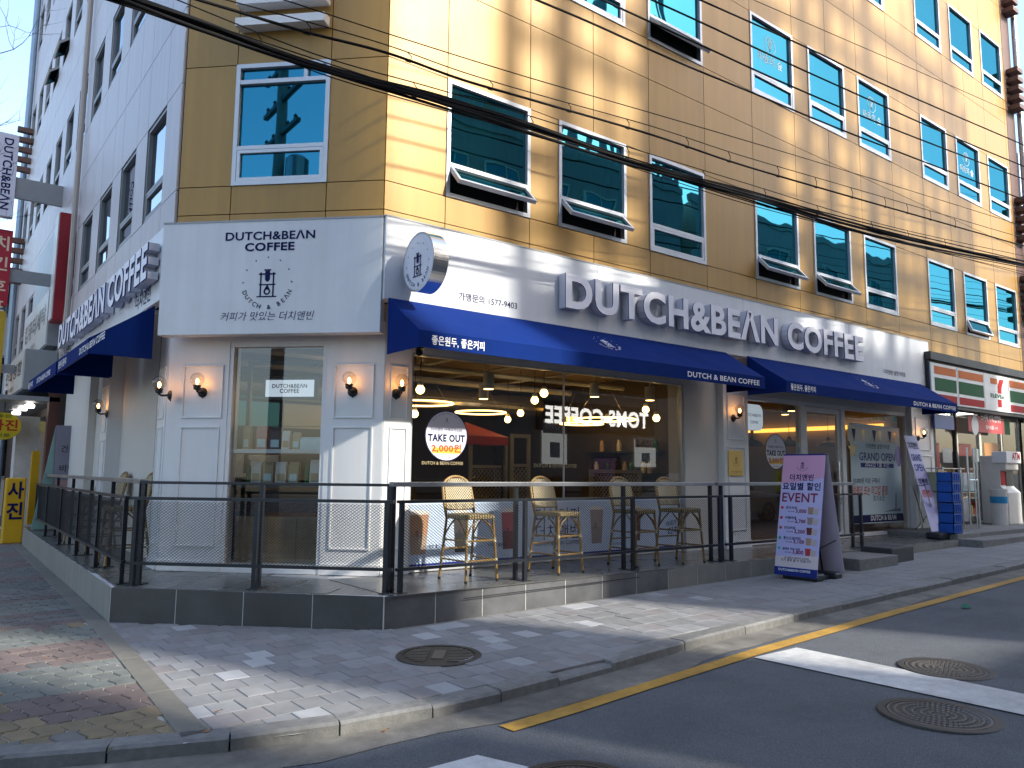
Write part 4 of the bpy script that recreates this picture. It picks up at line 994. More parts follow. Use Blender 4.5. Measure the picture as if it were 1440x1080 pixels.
# grand open banner on the right-hand shop window
FG = FRW; n_ = -.045
P = [on(FG, *q, n_) for q in ((1199, 737), (1271, 734), (1264, 602), (1194, 594))]
gb = mk('window_banner', MB().prism(FG, P, n_, n_+.004), mat('banner_ice', (.55, .67, .71), .6, 0, .03, 2, spec=.15)); tag(gb, 'pale blue grand open banner hanging in the window right of the door', 'banner')
(ul, vb), (ur, _), (_, vt), _ = P; wd = ur-ul; e = n_+.006
def gt(x, y, w, tx, m, **k): return words('lettering', FG, ul+wd*x, vb+(vt-vb)*y, wd*w, tx, m, gb, e, **k)
mk('banner_band', MB().face(FG, [(ul, vb+.01), (ur, vb+.01), (ur-.03, vb+.17), (ul-.03+.02, vb+.17)], e-.001), 'navy', gb); gt(.34, .022, .5, 'DUTCH & BEΛN', 'print_white', off=.02)
mk('banner_band', MB().face(FG, [(ul-.06, vt-.03), (ur-.05, vt-.03), (ur-.05, vt-.36), (ul-.06, vt-.36)], e-.001), mat('banner_beige', (.50, .49, .46), .5), gb)
gt(.17, .635, .70, 'GRAND OPEN', 'letter_edge', off=.012, h=.17); gt(.30, .76, .46, '더치앤빈 살맛거리점', 'navy', shear=.2)
mk('banner_band', MB().face(FG, [(ul+wd*.19, vb+(vt-vb)*.565), (ul+wd*.84, vb+(vt-vb)*.565), (ul+wd*.84, vb+(vt-vb)*.61), (ul+wd*.19, vb+(vt-vb)*.61)], e-.001), 'letter_edge', gb); gt(.27, .572, .48, '2022년 1월 오픈', 'print_white')
gt(.03, .40, .50, '10,000원 이상 구매시', 'navy', shear=.2); gt(.02, .28, .66, '텀블러 또는 머그컵 증정', mat('brush_red', (.55, .10, .06), .5), shear=.2, off=.02, h=.20); gt(.40, .22, .22, '조기소진', 'navy')
for k, x in enumerate((.06, .24, .45, .56, .76, .86)):
    u = ul+wd*x-.04; mk('pennant', MB().face(FG, [(u, vt-.09-.02*(k % 2)), (u+.17, vt-.10), (u+.09, vt-.36)], e+.001), 'navy' if k % 2 == 0 else mat('pennant_gold', (.45, .33, .12), .4, .3), gb)
su, sv = ul+.10, vt-.52; mk('star', MB().face(FG, [(su+.20*(1 if j % 2 == 0 else .45)*math.sin(j*math.pi/5), sv+.20*(1 if j % 2 == 0 else .45)*math.cos(j*math.pi/5)) for j in range(10)], e+.0015), 'pennant_gold', gb)
mk('balloon', MB().disc(FG, ur-.12, vt-.62, .13, e+.0015, 24, .24), mat('balloon', (.07, .04, .32), .3), gb)
mk('printed_tree', MB().face(FG, [(ul+wd*.6, vb+.22), (ul+wd*.95, vb+.22), (ul+wd*.93, vb+.30), (ul+wd*.86, vb+.26), (ul+wd*.87, vb+.62), (ul+wd*.85, vb+.62), (ul+wd*.83, vb+.28)], e), mat('tree_grey', (.2, .24, .28), .6), gb)
# A-frame event banner on the pavement
bx, by = 10.36, 6.41
ev = thing('event_banner', 'pink and lilac A-frame event banner with a price list on the pavement', 'banner stand', (bx, by, g(bx)), local=True, rotz=-math.pi/2+.06)
vdir = Vector((0, .37, 1.72)).normalized(); FE = Fr((-.325, -.40, .05), (1, 0, 0), (0, -vdir.z, vdir.y), vdir); H = 1.76; Wd = .65
fp = mk('front_sheet', MB().box(FE, 0, Wd, 0, H, -.006, 0), mat('lilac_print', (.50, .48, .78), .45, 0, .02), ev)
mk('pink_field', MB().face(FE, [(0, H*.74), (Wd, H*.80), (Wd, H-.01), (0, H-.01)], .001), mat('pink_print', (.62, .33, .52), .45, 0, .02), fp)
mk('cream_field', MB().face(FE, [(0, .12), (Wd, .12), (Wd, .30), (0, .26)], .001), mat('cream_print', (.70, .60, .62), .45, 0, .02), fp)
mk('navy_band', MB().face(FE, [(0, 0), (Wd, 0), (Wd, .115), (0, .115)], .001), 'letter_edge', fp); mk('navy_band', MB().face(FE, [(0, H-.022), (Wd, H-.022), (Wd, H), (0, H)], .002), 'letter_edge', fp)
mg = mat('magenta', (.22, .012, .06), .5)
def et(x, y, w, tx, m='navy', **k): return words('lettering', FE, x*Wd, y*H, w*Wd, tx, m, fp, .003, split=len(tx) < 9 and y > .59, **k)
emblem(FE, Wd*.48, H*.90, .085, 'navy', fp, .003)
et(.20, .775, .56, '더치앤빈', off=.02); et(.04, .695, .90, '요일별 할인', off=.025); et(.05, .595, .84, 'EVENT', mg, off=.02, h=.135)
et(.10, .035, .74, 'DUTCH&BEΛN COFFEE', 'print_white', off=.02); et(.22, .135, .56, '본 이벤트는 매장마다 상이하며'); et(.14, .112, .70, '조기 종료 될 수 있습니다')
for i, (nm, pr, dcol, c1) in enumerate((('원두커피', '3,000', (.6, .02, .06), (.36, .22, .16)), ('카페라떼', '2,700', (.6, .02, .06), (.33, .24, .2)), ('더치커피', '2,200', (.6, .05, .04), (.14, .02, .02)), ('핸드드립커피', '3,100', (.02, .35, .22), (.4, .25, .18)), ('블렌딩 더치 라떼', '3,800', (.02, .42, .42), (.45, .03, .04)))):
    y = .535-.083*i
    mk('dot', MB().disc(FE, Wd*.07, H*(y+.012), .022, .002, 16), mat('dot%d' % i, dcol, .5), fp); et(.16, y, .26 if i < 3 else .40, nm, off=.02); et(.40, y-.032, .25, pr, mg, off=.03); et(.22, y-.024, .15, '정가 4,500')
    for k in range(2): mk('printed_cup', MB().face(FE, [(Wd*(.70+.12*k), H*(y-.035)), (Wd*(.80+.12*k), H*(y-.035)), (Wd*(.82+.12*k), H*(y+.022-.01*k)), (Wd*(.68+.12*k), H*(y+.022-.01*k))], .002+.0006*k), mat('cup%d%d' % (i, k), c1 if k == 0 else (.5, .42, .42), .5), fp)
v2 = Vector((0, -.37, 1.72)).normalized(); FE2 = Fr((-.325, .40, .05), (1, 0, 0), (0, -v2.z, v2.y), v2)
bk = mk('rear_sheet', MB().box(FE2, 0, Wd, 0, H, -.008, -.002), mat('banner_back', (.60, .53, .60), .5, 0, .03), ev)
mk('frame', MB().tube([FE.p(Wd/2, .0, -.02), FE.p(Wd/2, H-.02, -.02)], .012, 6).tube([FE2.p(Wd/2, 0, .012), FE2.p(Wd/2, H-.02, .012)], .012, 6).tube([FE.p(0, H-.01, -.012), FE.p(Wd, H-.01, -.012)], .010, 6).tube([FE2.p(0, H-.01, .006), FE2.p(Wd, H-.01, .006)], .010, 6).tube([FE.p(.05, .05, -.02), FE2.p(.6, .5, .012)], .007, 6), 'black_metal', ev)
mk('foot_weight', MB().wb(-.22, .30, -.36, -.12, 0, .10).wb(-.1, .34, .10, .32, 0, .09), mat('weight_black', (.02, .022, .03), .45), ev, bevel=.025)
mk('foot_weight', MB().wb(-.19, .26, -.34, .32, .0, .05), 'weight_black', ev, bevel=.01)
# slim banner leaning on the white end pilaster
pb = at_z(1320, 756, .36); ln = thing('leaning_banner', 'slim lilac banner leaning against the white end pilaster', 'banner stand', (at_y(1312, 757, 7.62).x, 7.62, T), local=True)
vd = Vector((0, .50, 2.10)).normalized(); FB = Fr((0, 0, .03), (1, 0, 0), (0, -vd.z, vd.y), vd)
sh = mk('sheet', MB().box(FB, 0, .55, 0, 2.15, -.005, 0), 'lilac_print', ln); mk('hem', MB().tube([FB.p(0, 0, 0), FB.p(.55, 0, 0)], .015, 8), 'steel', ln)
for y, tx, m in ((1.85, '더치앤빈', 'navy'), (1.58, 'GRAND', 'letter_edge'), (1.36, 'OPEN', 'letter_edge'), (1.05, '이벤트', 'navy'), (.80, '증정', 'brush_red')): words('lettering', FB, .06, y, .43, tx, m, sh, .003, h=.16, off=.03)
mk('stay', MB().tube([FB.p(.27, 1.6, -.01), FB.p(.27, .5, -.02), (.27, .55, .02)], .008, 6), 'black_metal', ln)
tag(mk('water_weight', MB().wb(16.2, 17.35, 7.15, 7.45, T, T+.14), 'weight_black', bevel=.04), 'black water-filled weight lying on the terrace under the grand open window', 'banner base')
# hand truck with a red wheel
p = Vector((17.5, 7.75, T)); ht = thing('hand_truck', 'folded steel hand truck with a red wheel leaning by the end pilaster', 'hand truck', p)
mk('frame', MB().tube([p+Vector((-.75, -.1, 1.05)), p+Vector((.1, .1, .25))], .014, 6).tube([p+Vector((-.75, .15, 1.05)), p+Vector((.1, .35, .25))], .014, 6).tube([p+Vector((-.75, -.1, 1.05)), p+Vector((-.75, .15, 1.05))], .014, 6), 'steel', ht)
wh = mk('wheel', MB().tube([p+Vector((.05, -.16, .62)), p+Vector((.05, -.08, .62))], .13, 20), 'black', ht); mk('hub', MB().tube([p+Vector((.05, -.165, .62)), p+Vector((.05, -.155, .62))], .085, 16), mat('hub_red', (.45, .02, .02), .4), wh)
mk('plate', MB().wb(p.x-.15, p.x+.3, p.y-.12, p.y-.1, T, .62), 'steel', ht)
# ============================================================ the other side of the street (shades it, and shows in the glass)
mat('opp_wall', (.42, .40, .36), .7, 0, .1, .6, streak=.15); mat('opp_wall2', (.30, .29, .28), .7, 0, .1, .6, streak=.15)
mat('opp_frame', (.62, .60, .50), .5); mat('shade_slat', (.30, .30, .31), .5)
FO = Fr((0, -7, 0), (-1, 0, 0), (0, 1, 0))
def opp_building(x0, x1, h, m, label, y1=-18, rows=(), step=2.6, ww=1.7, wh=1.9):
    t = thing('street_building', label, 'building', ((x0+x1)/2, -7, g(x0)), 'buildings across the street')
    sk = (-7-y1)*math.tan(SUN_AZ)            # side walls skewed along the sun so the gaps let it through
    mk('wall', slab([(x0, -7), (x1, -7), (x1+sk, y1), (x0+sk, y1)], -.6, h), m, t)
    mk('parapet', MB().wb(x0, x1, -7.25, -6.93, h, h+.35), m, t)
    k = int((x1-x0-.6)//step)
    if k > 0:
        fr = MB(); frame_bars(fr, XYZ, 0, ww, 0, wh, .07, -.02, .05); fr.box(XYZ, ww*.5-.03, ww*.5+.03, .07, wh-.07, -.02, .04); fr.box(XYZ, .07, ww*.5-.03, wh*.6, wh*.6+.06, -.02, .04)
        fm = fr.mesh('window'); fm.materials.append(MATS['opp_frame']); pmh = MB().box(XYZ, .07, ww-.07, .07, wh-.07, -.018, .005).mesh('pane'); pmh.materials.append(MATS['window_teal2'])
        for z in rows:
            for i in range(k):
                o = mk('window', None, None, t, data=fm, loc=(x0+.5+(x1-x0-1.0-k*step)/2+i*step, -6.985, z)); mk('pane', None, None, o, data=pmh)
    return t
ROWS = (4.9, 8.3, 11.7)
opp_building(-14, 7.15, 26, 'opp_wall2', 'tall grey building facing the corner from behind the viewer', rows=ROWS+(15.1,))  # heights and gaps shaped to lay shade and sun patches on the street
opp_building(8.15, 11.1, 26, 'opp_wall', 'tall narrow building across the street left of the gap', rows=ROWS+(15.1, 18.5))
ob = opp_building(13.0, 28.4, 14.9, 'opp_wall2', 'five storey building across the street with an added rooftop screen that dapples the sunlight', rows=ROWS)
opp_building(29.2, 52, 14.9, 'opp_wall', 'low grey building far along the other side of the street', rows=ROWS)
mk('link', slab([(11.12, -7.3), (12.98, -7.3), (13.4, -8.2), (11.54, -8.2)], -.6, 7.6), 'opp_wall', ob); mk('link', slab([(7.17, -7.3), (8.13, -7.3), (8.55, -8.2), (7.59, -8.2)], -.6, 8.6), 'opp_wall', ob)  # added blocks that close the gaps low down and trim the sun
mk('shade_tower', MB().wb(17.5, 19.9, -11, -7.2, 14.9, 22.4), 'opp_wall', ob)  # unseen tower added to shade a band of the gold facade
x = 13.1; rnd = random.Random(5)  # unseen screen added to break the sun into soft bands
while x < 28.2:
    w = rnd.uniform(.16, .55); z1 = 14.9 + rnd.uniform(6.0, 11.5)
    if not 17.3 < x < 19.9: mk('shade_slat', MB().wb(x, x+w, -7.45, -7.38, 14.9, z1), 'shade_slat', ob)
    x += w + rnd.uniform(.18, .62)
for k in range(9): z = 15.6+.95*k; mk('shade_rail', MB().wb(13.1, 28.2, -7.55, -7.46, z, z+.16+.14*(k % 3)), 'shade_slat', ob)  # added rails breaking those bands into blobs of light
# the backlit cafe sign and posters there, mirrored in the big window
GP = 8.47; YM = 2*GP+6.9                       # mirror image of the plane y = -6.9
a = at_y(911, 604, YM); b = at_y(766, 574, YM); zc = (at_y(840, 600, YM).z+at_y(840, 577, YM).z)/2
FOS = Fr((0, -6.9, 0), (-1, 0, 0), (0, 1, 0))
os_ = thing('street_sign', 'white backlit coffee sign on the building across the street, mirrored in the window', 'sign', ((a.x+b.x)/2, -6.9, zc))
mk('panel', MB().box(FOS, -a.x-.4, -b.x+.4, zc-.6, zc+.6, -.08, 0), 'black', os_)
words('lettering', FOS, -a.x, zc-.32, a.x-b.x, 'TOMS COFFEE', 'backlit_white', os_, .03, h=.72, off=.035)
for i, (q0, q1) in enumerate((((763, 590), (797, 653)), ((893, 617), (922, 657)))):
    p0 = at_y(*q0, YM); p1 = at_y(*q1, YM); x0, x1, z0, z1 = min(p0.x, p1.x), max(p0.x, p1.x), min(p0.z, p1.z), max(p0.z, p1.z)
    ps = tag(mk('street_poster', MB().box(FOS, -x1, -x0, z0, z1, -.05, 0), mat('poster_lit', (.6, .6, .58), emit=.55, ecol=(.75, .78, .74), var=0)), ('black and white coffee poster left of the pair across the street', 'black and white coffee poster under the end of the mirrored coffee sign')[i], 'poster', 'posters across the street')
    mk('printed_mug', MB().face(FOS, [(-x1+.3*(x1-x0), z0+.15*(z1-z0)), (-x1+.7*(x1-x0), z0+.15*(z1-z0)), (-x1+.7*(x1-x0), z0+.5*(z1-z0)), (-x1+.3*(x1-x0), z0+.5*(z1-z0))], .004), 'rail_top', ps)
    mk('printed_band', MB().face(FOS, [(-x1, z1-.3*(z1-z0)), (-x0, z1-.3*(z1-z0)), (-x0, z1), (-x1, z1)], .003), 'alu_grey', ps); words('lettering', FOS, -x1+.1*(x1-x0), z1-.2*(z1-z0), .8*(x1-x0), 'TOMS', 'print_white', ps, .006)
# parked car and a worker in a yellow jacket over there, seen in the door glass
mat('car_paint', (.70, .71, .72), .25, .0, .02, coat=.5); mat('tyre', (.015, .015, .016), .8); mat('car_glass', (.01, .012, .014), .08)
def parked_car(x, y, rz):
    t = thing('parked_car', 'silver white car parked in the road, mirrored in the shop door glass', 'car', (x, y, g(x)+ROAD), local=True, rotz=rz)
    FXS = Fr((0, 0, 0), (1, 0, 0), (0, -1, 0)); hw = .88
    low = [(-2.2, .28), (2.15, .28), (2.25, .55), (2.15, .78), (1.05, .95), (-1.9, 1.0), (-2.25, .85)]
    top = [(1.05, .95), (.35, 1.42), (-1.2, 1.46), (-1.9, 1.0)]
    mk('body', MB().prism(FXS, low, -hw, hw), 'car_paint', t, bevel=.06)
    c = mk('cabin', MB().prism(FXS, top, -hw+.12, hw-.12), 'car_paint', t, bevel=.05)
    for s in (-1, 1): mk('side_window', MB().prism(FXS, [(.92, .97), (.33, 1.36), (-1.15, 1.40), (-1.7, 1.02)], s*(hw-.118), s*(hw-.112)), 'car_glass', c)
    mk('windscreen', MB().add([(1.03, s*.68, .98) for s in (-1, 1)]+[(.42, s*.62, 1.39) for s in (1, -1)], [(0, 1, 2, 3)]), 'car_glass', c)
    for wx in (-1.35, 1.38):
        for s in (-1, 1):
            w = mk('wheel', MB().tube([(wx, s*.70, .31), (wx, s*.90, .31)], .31, 24), 'tyre', t); mk('rim', MB().tube([(wx, s*.90, .31), (wx, s*.905, .31)], .21, 16), 'alu', w)
            k = MB()
            for j in range(5): a_ = j*1.2566; k.tube([(wx, s*.91, .31), (wx+.2*math.cos(a_), s*.91, .31+.2*math.sin(a_))], .022, 5)
            mk('spoke', k, 'black', w)
    for s in (-1, 1): mk('headlight', MB().wb(2.10, 2.22, s*.62-.16, s*.62+.16, .62, .74), 'lamp_white' if False else 'alu', t)
    return t
parked_car(19.1, 2.1, 0.0)                    # from the size and place of its mirror image
def person(x, y, rz, s=1.0):
    t = thing('person', 'worker in a yellow high visibility jacket and white cap beside the parked car', 'person', (x, y, g(x)+ROAD), local=True, rotz=rz)
    J = dict(pel=(0, 0, .95, .15), sp=(0, .0, 1.15, .15), ch=(0, 0, 1.36, .17), nk=(0, -.01, 1.50, .065), hd=(0, -.02, 1.63, .095), tp=(0, -.02, 1.72, .07))
    names = list(J); E_ = [('pel', 'sp'), ('sp', 'ch'), ('ch', 'nk'), ('nk', 'hd'), ('hd', 'tp')]
    for s_, sg in (('l', -1), ('r', 1)):
        for nm, q in (('hip', (sg*.10, 0, .88, .10)), ('kn', (sg*.12, -.03, .50, .07)), ('an', (sg*.13, .02, .10, .05)), ('to', (sg*.14, -.14, .04, .045)),
                      ('sh', (sg*.19, 0, 1.42, .075)), ('el', (sg*.26, .03, 1.14, .055)), ('wr', (sg*.24, -.10, .93, .042)), ('pa', (sg*.235, -.13, .87, .04))): J[s_+nm] = q
        E_ += [('pel', s_+'hip'), (s_+'hip', s_+'kn'), (s_+'kn', s_+'an'), (s_+'an', s_+'to'), ('ch', s_+'sh'), (s_+'sh', s_+'el'), (s_+'el', s_+'wr'), (s_+'wr', s_+'pa')]
        for k in range(4):
            J[s_+'f%d' % k] = (sg*.235, -.165+.022*k, .80+.008*k, .010); J[s_+'g%d' % k] = (sg*.225, -.16+.022*k, .765+.008*k, .009); E_ += [(s_+'pa', s_+'f%d' % k), (s_+'f%d' % k, s_+'g%d' % k)]
        J[s_+'th'] = (sg*.205, -.17, .84, .011); E_ += [(s_+'pa', s_+'th')]
    names = list(J); me = bpy.data.meshes.new('body'); me.from_pydata([J[n][:3] for n in names], [(names.index(a), names.index(b)) for a, b in E_], [])
    o = bpy.data.objects.new('body', me); COL.objects.link(o); o.parent = t
    sk = o.modifiers.new('skin', 'SKIN')
    for i, n in enumerate(names): r = J[n][3]; me.skin_vertices[0].data[i].radius = (r, r*.8 if n in ('pel', 'sp', 'ch') else r); me.skin_vertices[0].data[i].use_root = (n == 'pel')
    o.modifiers.new('sub', 'SUBSURF').levels = 1; o.modifiers['sub'].render_levels = 1
    m = bpy.data.materials.new('worker'); m.use_nodes = True; nn = m.node_tree.nodes; ll = m.node_tree.links; tc = nn.new('ShaderNodeTexCoord'); sp = nn.new('ShaderNodeSeparateXYZ'); cr = nn.new('ShaderNodeValToRGB')
    ll.new(tc.outputs['Object'], sp.inputs[0]); mr = nn.new('ShaderNodeMapRange'); mr.inputs[2].default_value = 1.8; ll.new(sp.outputs[2], mr.inputs[0]); ll.new(mr.outputs[0], cr.inputs[0]); cr.color_ramp.interpolation = 'CONSTANT'
    el = cr.color_ramp.elements; el[0].color = (.02, .02, .025, 1); el[1].position = .515; el[1].color = (.42, .62, .02, 1)
    for pos, c in ((.06, (.03, .03, .04, 1)), (.845, (.45, .28, .2, 1))): q = el.new(pos); q.color = c
    ll.new(cr.outputs[0], nn['Principled BSDF'].inputs[0]); me.materials.append(m)
    mk('cap', MB().lathe((0, -.02, 1.655), (0, 0, 1), [(.118, 0), (.12, .05), (.09, .10), (.02, .125)], 16), 'print_white', t, smooth=True); bpy.data.objects
    return t
person(20.8, 3.15, 2.6)
# utility pole over the side street (mirrored in the corner window) 
up = thing('utility_pole', 'concrete utility pole with cross arms at the opposite corner', 'utility pole', (-5.9, 5.9, g(-5.9)))
mk('pole', MB().tube([(-5.9, 5.9, -.3), (-5.9, 5.9, 13)], [.19, .13], 14), mat('pole_concrete', (.30, .29, .27), .8), up)
for z in (10.0, 10.9, 11.8):
    mk('cross_arm', MB().wb(-7.1, -4.7, 5.85, 5.97, z, z+.10), 'black_metal', up)
    for dx in (-1.0, -.5, .5, 1.0): mk('insulator', MB().lathe((-5.9+dx, 5.91, z+.1), (0, 0, 1), [(.03, 0), (.06, .03), (.03, .07), (.06, .1), (.02, .16)], 10), mat('insulator', (.12, .05, .03), .2), up)
mk('transformer', MB().lathe((-5.45, 5.6, 8.4), (0, 0, 1), [(.02, 0), (.26, .02), (.28, .1), (.28, .9), (.2, .98), (.02, 1.0)], 18), 'rail_top', up)
# ============================================================ overhead cables
def cable(name, pts, r, label, Y=6.5, grp='overhead cables', parts=None):
    P = [at_y(x, y, Y) for x, y in pts]; d0 = P[0]-P[1]; d1 = P[-1]-P[-2]
    P = [P[0]+d0*k for k in (4, 3, 2, 1)] + P + [P[-1]+d1*k for k in (1, 2)]
    Q = []                                      # Catmull-Rom through the traced points
    for i in range(len(P)-1):
        a, b, c, d = P[max(i-1, 0)], P[i], P[i+1], P[min(i+2, len(P)-1)]
        for k in range(8):
            t = k/8; Q.append(.5*((2*b)+(c-a)*t+(2*a-5*b+4*c-d)*t*t+(3*b-a-3*c+d)*t*t*t))
    Q.append(P[-1]); o = mk(name, MB().tube(Q, r, 6), mat('cable', (.008, .008, .009), .85, spec=.2), smooth=True); tag(o, label, 'cable', grp); return Q
BUN = [(180, 0), (300, 42), (440, 92), (600, 137), (745, 181), (900, 232), (1050, 275), (1250, 331), (1440, 372)]
lbl = ['thickest black cable at the core of the low bundle', 'second thick cable twisted along the top of the bundle', 'second thick cable twisted along the bottom of the bundle', 'loose strand hanging just under the cable bundle', 'thin strand riding on top of the cable bundle', 'thin strand weaving across the upper side of the bundle', 'thin strand weaving across the lower side of the bundle', 'slack thin strand sagging lowest under the bundle']
for i, (dy, r, am) in enumerate(((0, .021, 1.2), (-3, .018, 2.4), (3.2, .018, 2.4), (6.5, .009, 2.5), (-7, .010, 2.0), (-4.5, .011, 3.5), (4.5, .011, 3.5), (9, .006, 3))):
    cable('power_cable', [(x+(30*math.sin(i*3) if 0 < k < len(BUN)-1 else 0), y+dy+am*math.sin(x*.013+i*1.9)+(.0 if x else 0)+.27*(30*math.sin(i*3) if 0 < k < len(BUN)-1 else 0)) for k, (x, y) in enumerate(BUN)], r, lbl[i], Y=6.5+.03*math.cos(i*2.1))
MS = cable('messenger_wire', [(200, -20), (440, 75), (600, 121), (745, 163), (900, 212), (1050, 258), (1250, 318), (1440, 360)], .006, 'thin messenger wire just above the thick bundle')
WB_ = cable('power_cable', [(320, 12), (430, 45), (546, 75), (650, 112), (760, 144), (918, 190), (1040, 231), (1180, 272), (1307, 308), (1440, 346)], .014, 'single black cable with hangers above the thick bundle')
WC = cable('messenger_wire', [(330, 3), (430, 30), (546, 64), (650, 101), (760, 134), (918, 178), (1040, 218), (1180, 259), (1307, 296), (1440, 335)], .006, 'thin wire directly over the cable with hangers')
for nm, pts, lb in (('d1', [(755, 0), (833, 33), (955, 88), (1057, 130), (1210, 193), (1440, 281)], 'lowest of the four parallel black wires crossing the upper facade'), ('d2', [(847, 0), (1000, 70), (1110, 120), (1253, 180), (1440, 252)], 'second lowest of the four parallel black wires crossing the upper facade'),
        ('d3', [(917, 0), (1000, 38), (1137, 102), (1330, 188), (1440, 234)], 'second highest of the four parallel black wires crossing the upper facade'), ('d4', [(985, 0), (1137, 68), (1250, 122), (1440, 204)], 'highest of the four parallel black wires crossing the upper facade')):
    cable('power_cable', pts, .014, lb, Y=6.3)
for pts, lb in (([(400, 0), (560, 52), (740, 108), (920, 160), (1100, 213), (1280, 268), (1440, 318)], 'thin slack wire just over the single cable with hangers'), ([(470, 92), (640, 148), (800, 200), (960, 246), (1120, 294), (1290, 345), (1440, 386)], 'thin slack wire hanging below the thick bundle'), ([(1060, 0), (1180, 52), (1300, 104), (1440, 166)], 'topmost thin wire crossing the corner of the upper facade')):
    cable('power_cable', pts, .006, lb, Y=6.4)
hg = 0
for Qa, Qb, xs_ in ((WB_, WC, [2.6+1.05*k for k in range(14)]), (None, MS, [2.2+1.5*k for k in range(10)])):
    for xx in xs_:
        q = min(Qb, key=lambda v: abs(v.x-xx)); b_ = min(Qa, key=lambda v: abs(v.x-q.x)) if Qa else q-Vector((0, 0, .13))
        z0 = b_.z-.02; o = mk('cable_hanger', MB().tube([(q.x, q.y, q.z), (q.x+.05, q.y, (q.z+z0)/2+.02), (q.x+.04, q.y, z0), (q.x-.02, q.y, z0)], .005, 5), 'cable')
        tag(o, ('thin wire hook tying the single cable to its messenger wire' if Qa else 'thin wire hook tying the thick bundle to its messenger wire'), 'hanger', 'cable hangers on the single cable' if Qa else 'cable hangers on the thick bundle')
# ============================================================ bare street tree at the left edge
mat('bark', (.10, .085, .075), .85, 0, .2, 15)
def tree(x, y, h, seed, label):
    rn = random.Random(seed); t = thing('bare_tree', label, 'tree', (x, y, g(x)), 'leafless street trees')
    tr = MB(); cr = MB(); zt = h*.36
    mk('trunk', tr.tube([(x, y, g(x)-.1), (x+.05, y, h*.18), (x, y+.05, zt)], [.17, .13, .11], 10), 'bark', t)
    def grow(p, d, L, r, lv):
        pts = [p]; n = 4
        for k in range(n):
            d = (d + Vector((rn.uniform(-.22, .22), rn.uniform(-.22, .22), rn.uniform(-.05, .18)))).normalized(); pts.append(pts[-1]+d*L/n)
        cr.tube(pts, [r*(1-.14*k) for k in range(n+1)], 5 if lv < 2 else 3, cap=False)
        if lv < 5:
            for k in range(rn.choice((3, 3, 4))):
                q = pts[rn.choice((2, 3, 4, 4))]; ax = Vector((rn.uniform(-1, 1), rn.uniform(-1, 1), rn.uniform(-.3, .7))).normalized()
                grow(q, (d*.75+ax*.75).normalized(), L*rn.uniform(.55, .75), r*.52, lv+1)
    for k in range(6):
        a_ = k*1.05+rn.uniform(-.2, .2); grow(Vector((x, y+.05, zt-.1*(k % 3))), Vector((math.cos(a_)*.8, math.sin(a_)*.8, .9)).normalized(), h*.24, .07, 0)
    mk('crown', cr, 'bark', t)
tree(-2.35, 14.7, 10.5, 3, 'leafless street tree reaching thin branches in at the top left'); tree(-5.5, 10.5, 9, 8, 'leafless tree over the side street, mirrored in the corner window')
# ============================================================ inside the coffee shop
mat('kraft', (.45, .33, .18), .7); mat('bag_white', (.66, .64, .60), .6); mat('bag_pink', (.45, .16, .14), .6); mat('bottle_green', (.01, .13, .03), .15); mat('tag_ice', (.5, .66, .68), .4)
mat('cab_red', (.05, .012, .012), .4)
def pendant(px, py, Y, label):
    p = at_y(px, py, Y); t = thing('pendant_lamp', label, 'pendant lamp', (p.x, p.y, 3.56), 'globe pendant lamps')
    mk('cord', MB().tube([(p.x, p.y, 3.56), (p.x, p.y, p.z+.10)], .006, 6), 'black', t); mk('cap', MB().lathe((p.x, p.y, p.z+.06), (0, 0, 1), [(.05, 0), (.045, .04), (.02, .06)], 12), 'white_paint', t)
    gb = [(.066*math.sin(a), -.066*math.cos(a)) for a in [rad(5+k*17) for k in range(11)]]; mk('globe', MB().lathe(p, (0, 0, 1), gb, 18), 'globe_warm', t, smooth=True)
for i, (px, py, Y, lb) in enumerate(((591, 548, 9.9, 'glowing globe pendant nearest the left edge of the cafe window'), (583, 582, 11.5, 'glowing globe pendant low behind the left window edge'), (765, 553, 9.6, 'upper glowing globe of the pair left of the window middle'), (752, 563, 10.3, 'lower glowing globe of the pair left of the window middle'),
        (714, 590, 12.5, 'small glowing globe pendant deep in the room above the lattice'), (732, 581, 11.8, 'glowing globe pendant right of the ring lamps'), (908, 576, 10.2, 'glowing globe pendant above the mirrored coffee sign'), (923, 588, 9.6, 'lower glowing globe pendant near the right end of the cafe window'), (854, 590, 11.2, 'small glowing globe in the middle of the cafe window'))): pendant(px, py, Y, lb)
def spot(px, py, Y, label):
    p = at_y(px, py, Y); t = thing('ceiling_spotlight', label, 'spotlight', (p.x, p.y, 3.5), 'white cylinder spotlights')
    mk('housing', MB().tube([(p.x, p.y, p.z), (p.x, p.y, p.z+.24)], .085, 16).tube([(p.x, p.y, p.z+.24), (p.x, p.y, 3.5)], .012, 6), mat('spot_body', (.42, .42, .41), .5), t); mk('lamp', MB().tube([(p.x, p.y, p.z-.004), (p.x, p.y, p.z+.0)], .075, 16), 'globe_warm', t)
for px, py, Y, lb in ((687, 547, 9.5, 'white cylinder spotlight left in the cafe window'), (680, 561, 10.6, 'second cylinder spotlight behind the first in the cafe'), (836, 558, 9.7, 'cylinder spotlight right of the window seam'), (914, 563, 9.3, 'cylinder spotlight near the right end of the cafe window'), (1104, 583, 9.9, 'cylinder spotlight above the sticker by the door'), (1113, 578, 9.4, 'cylinder spotlight just left of the shop door')): spot(px, py, Y, lb)
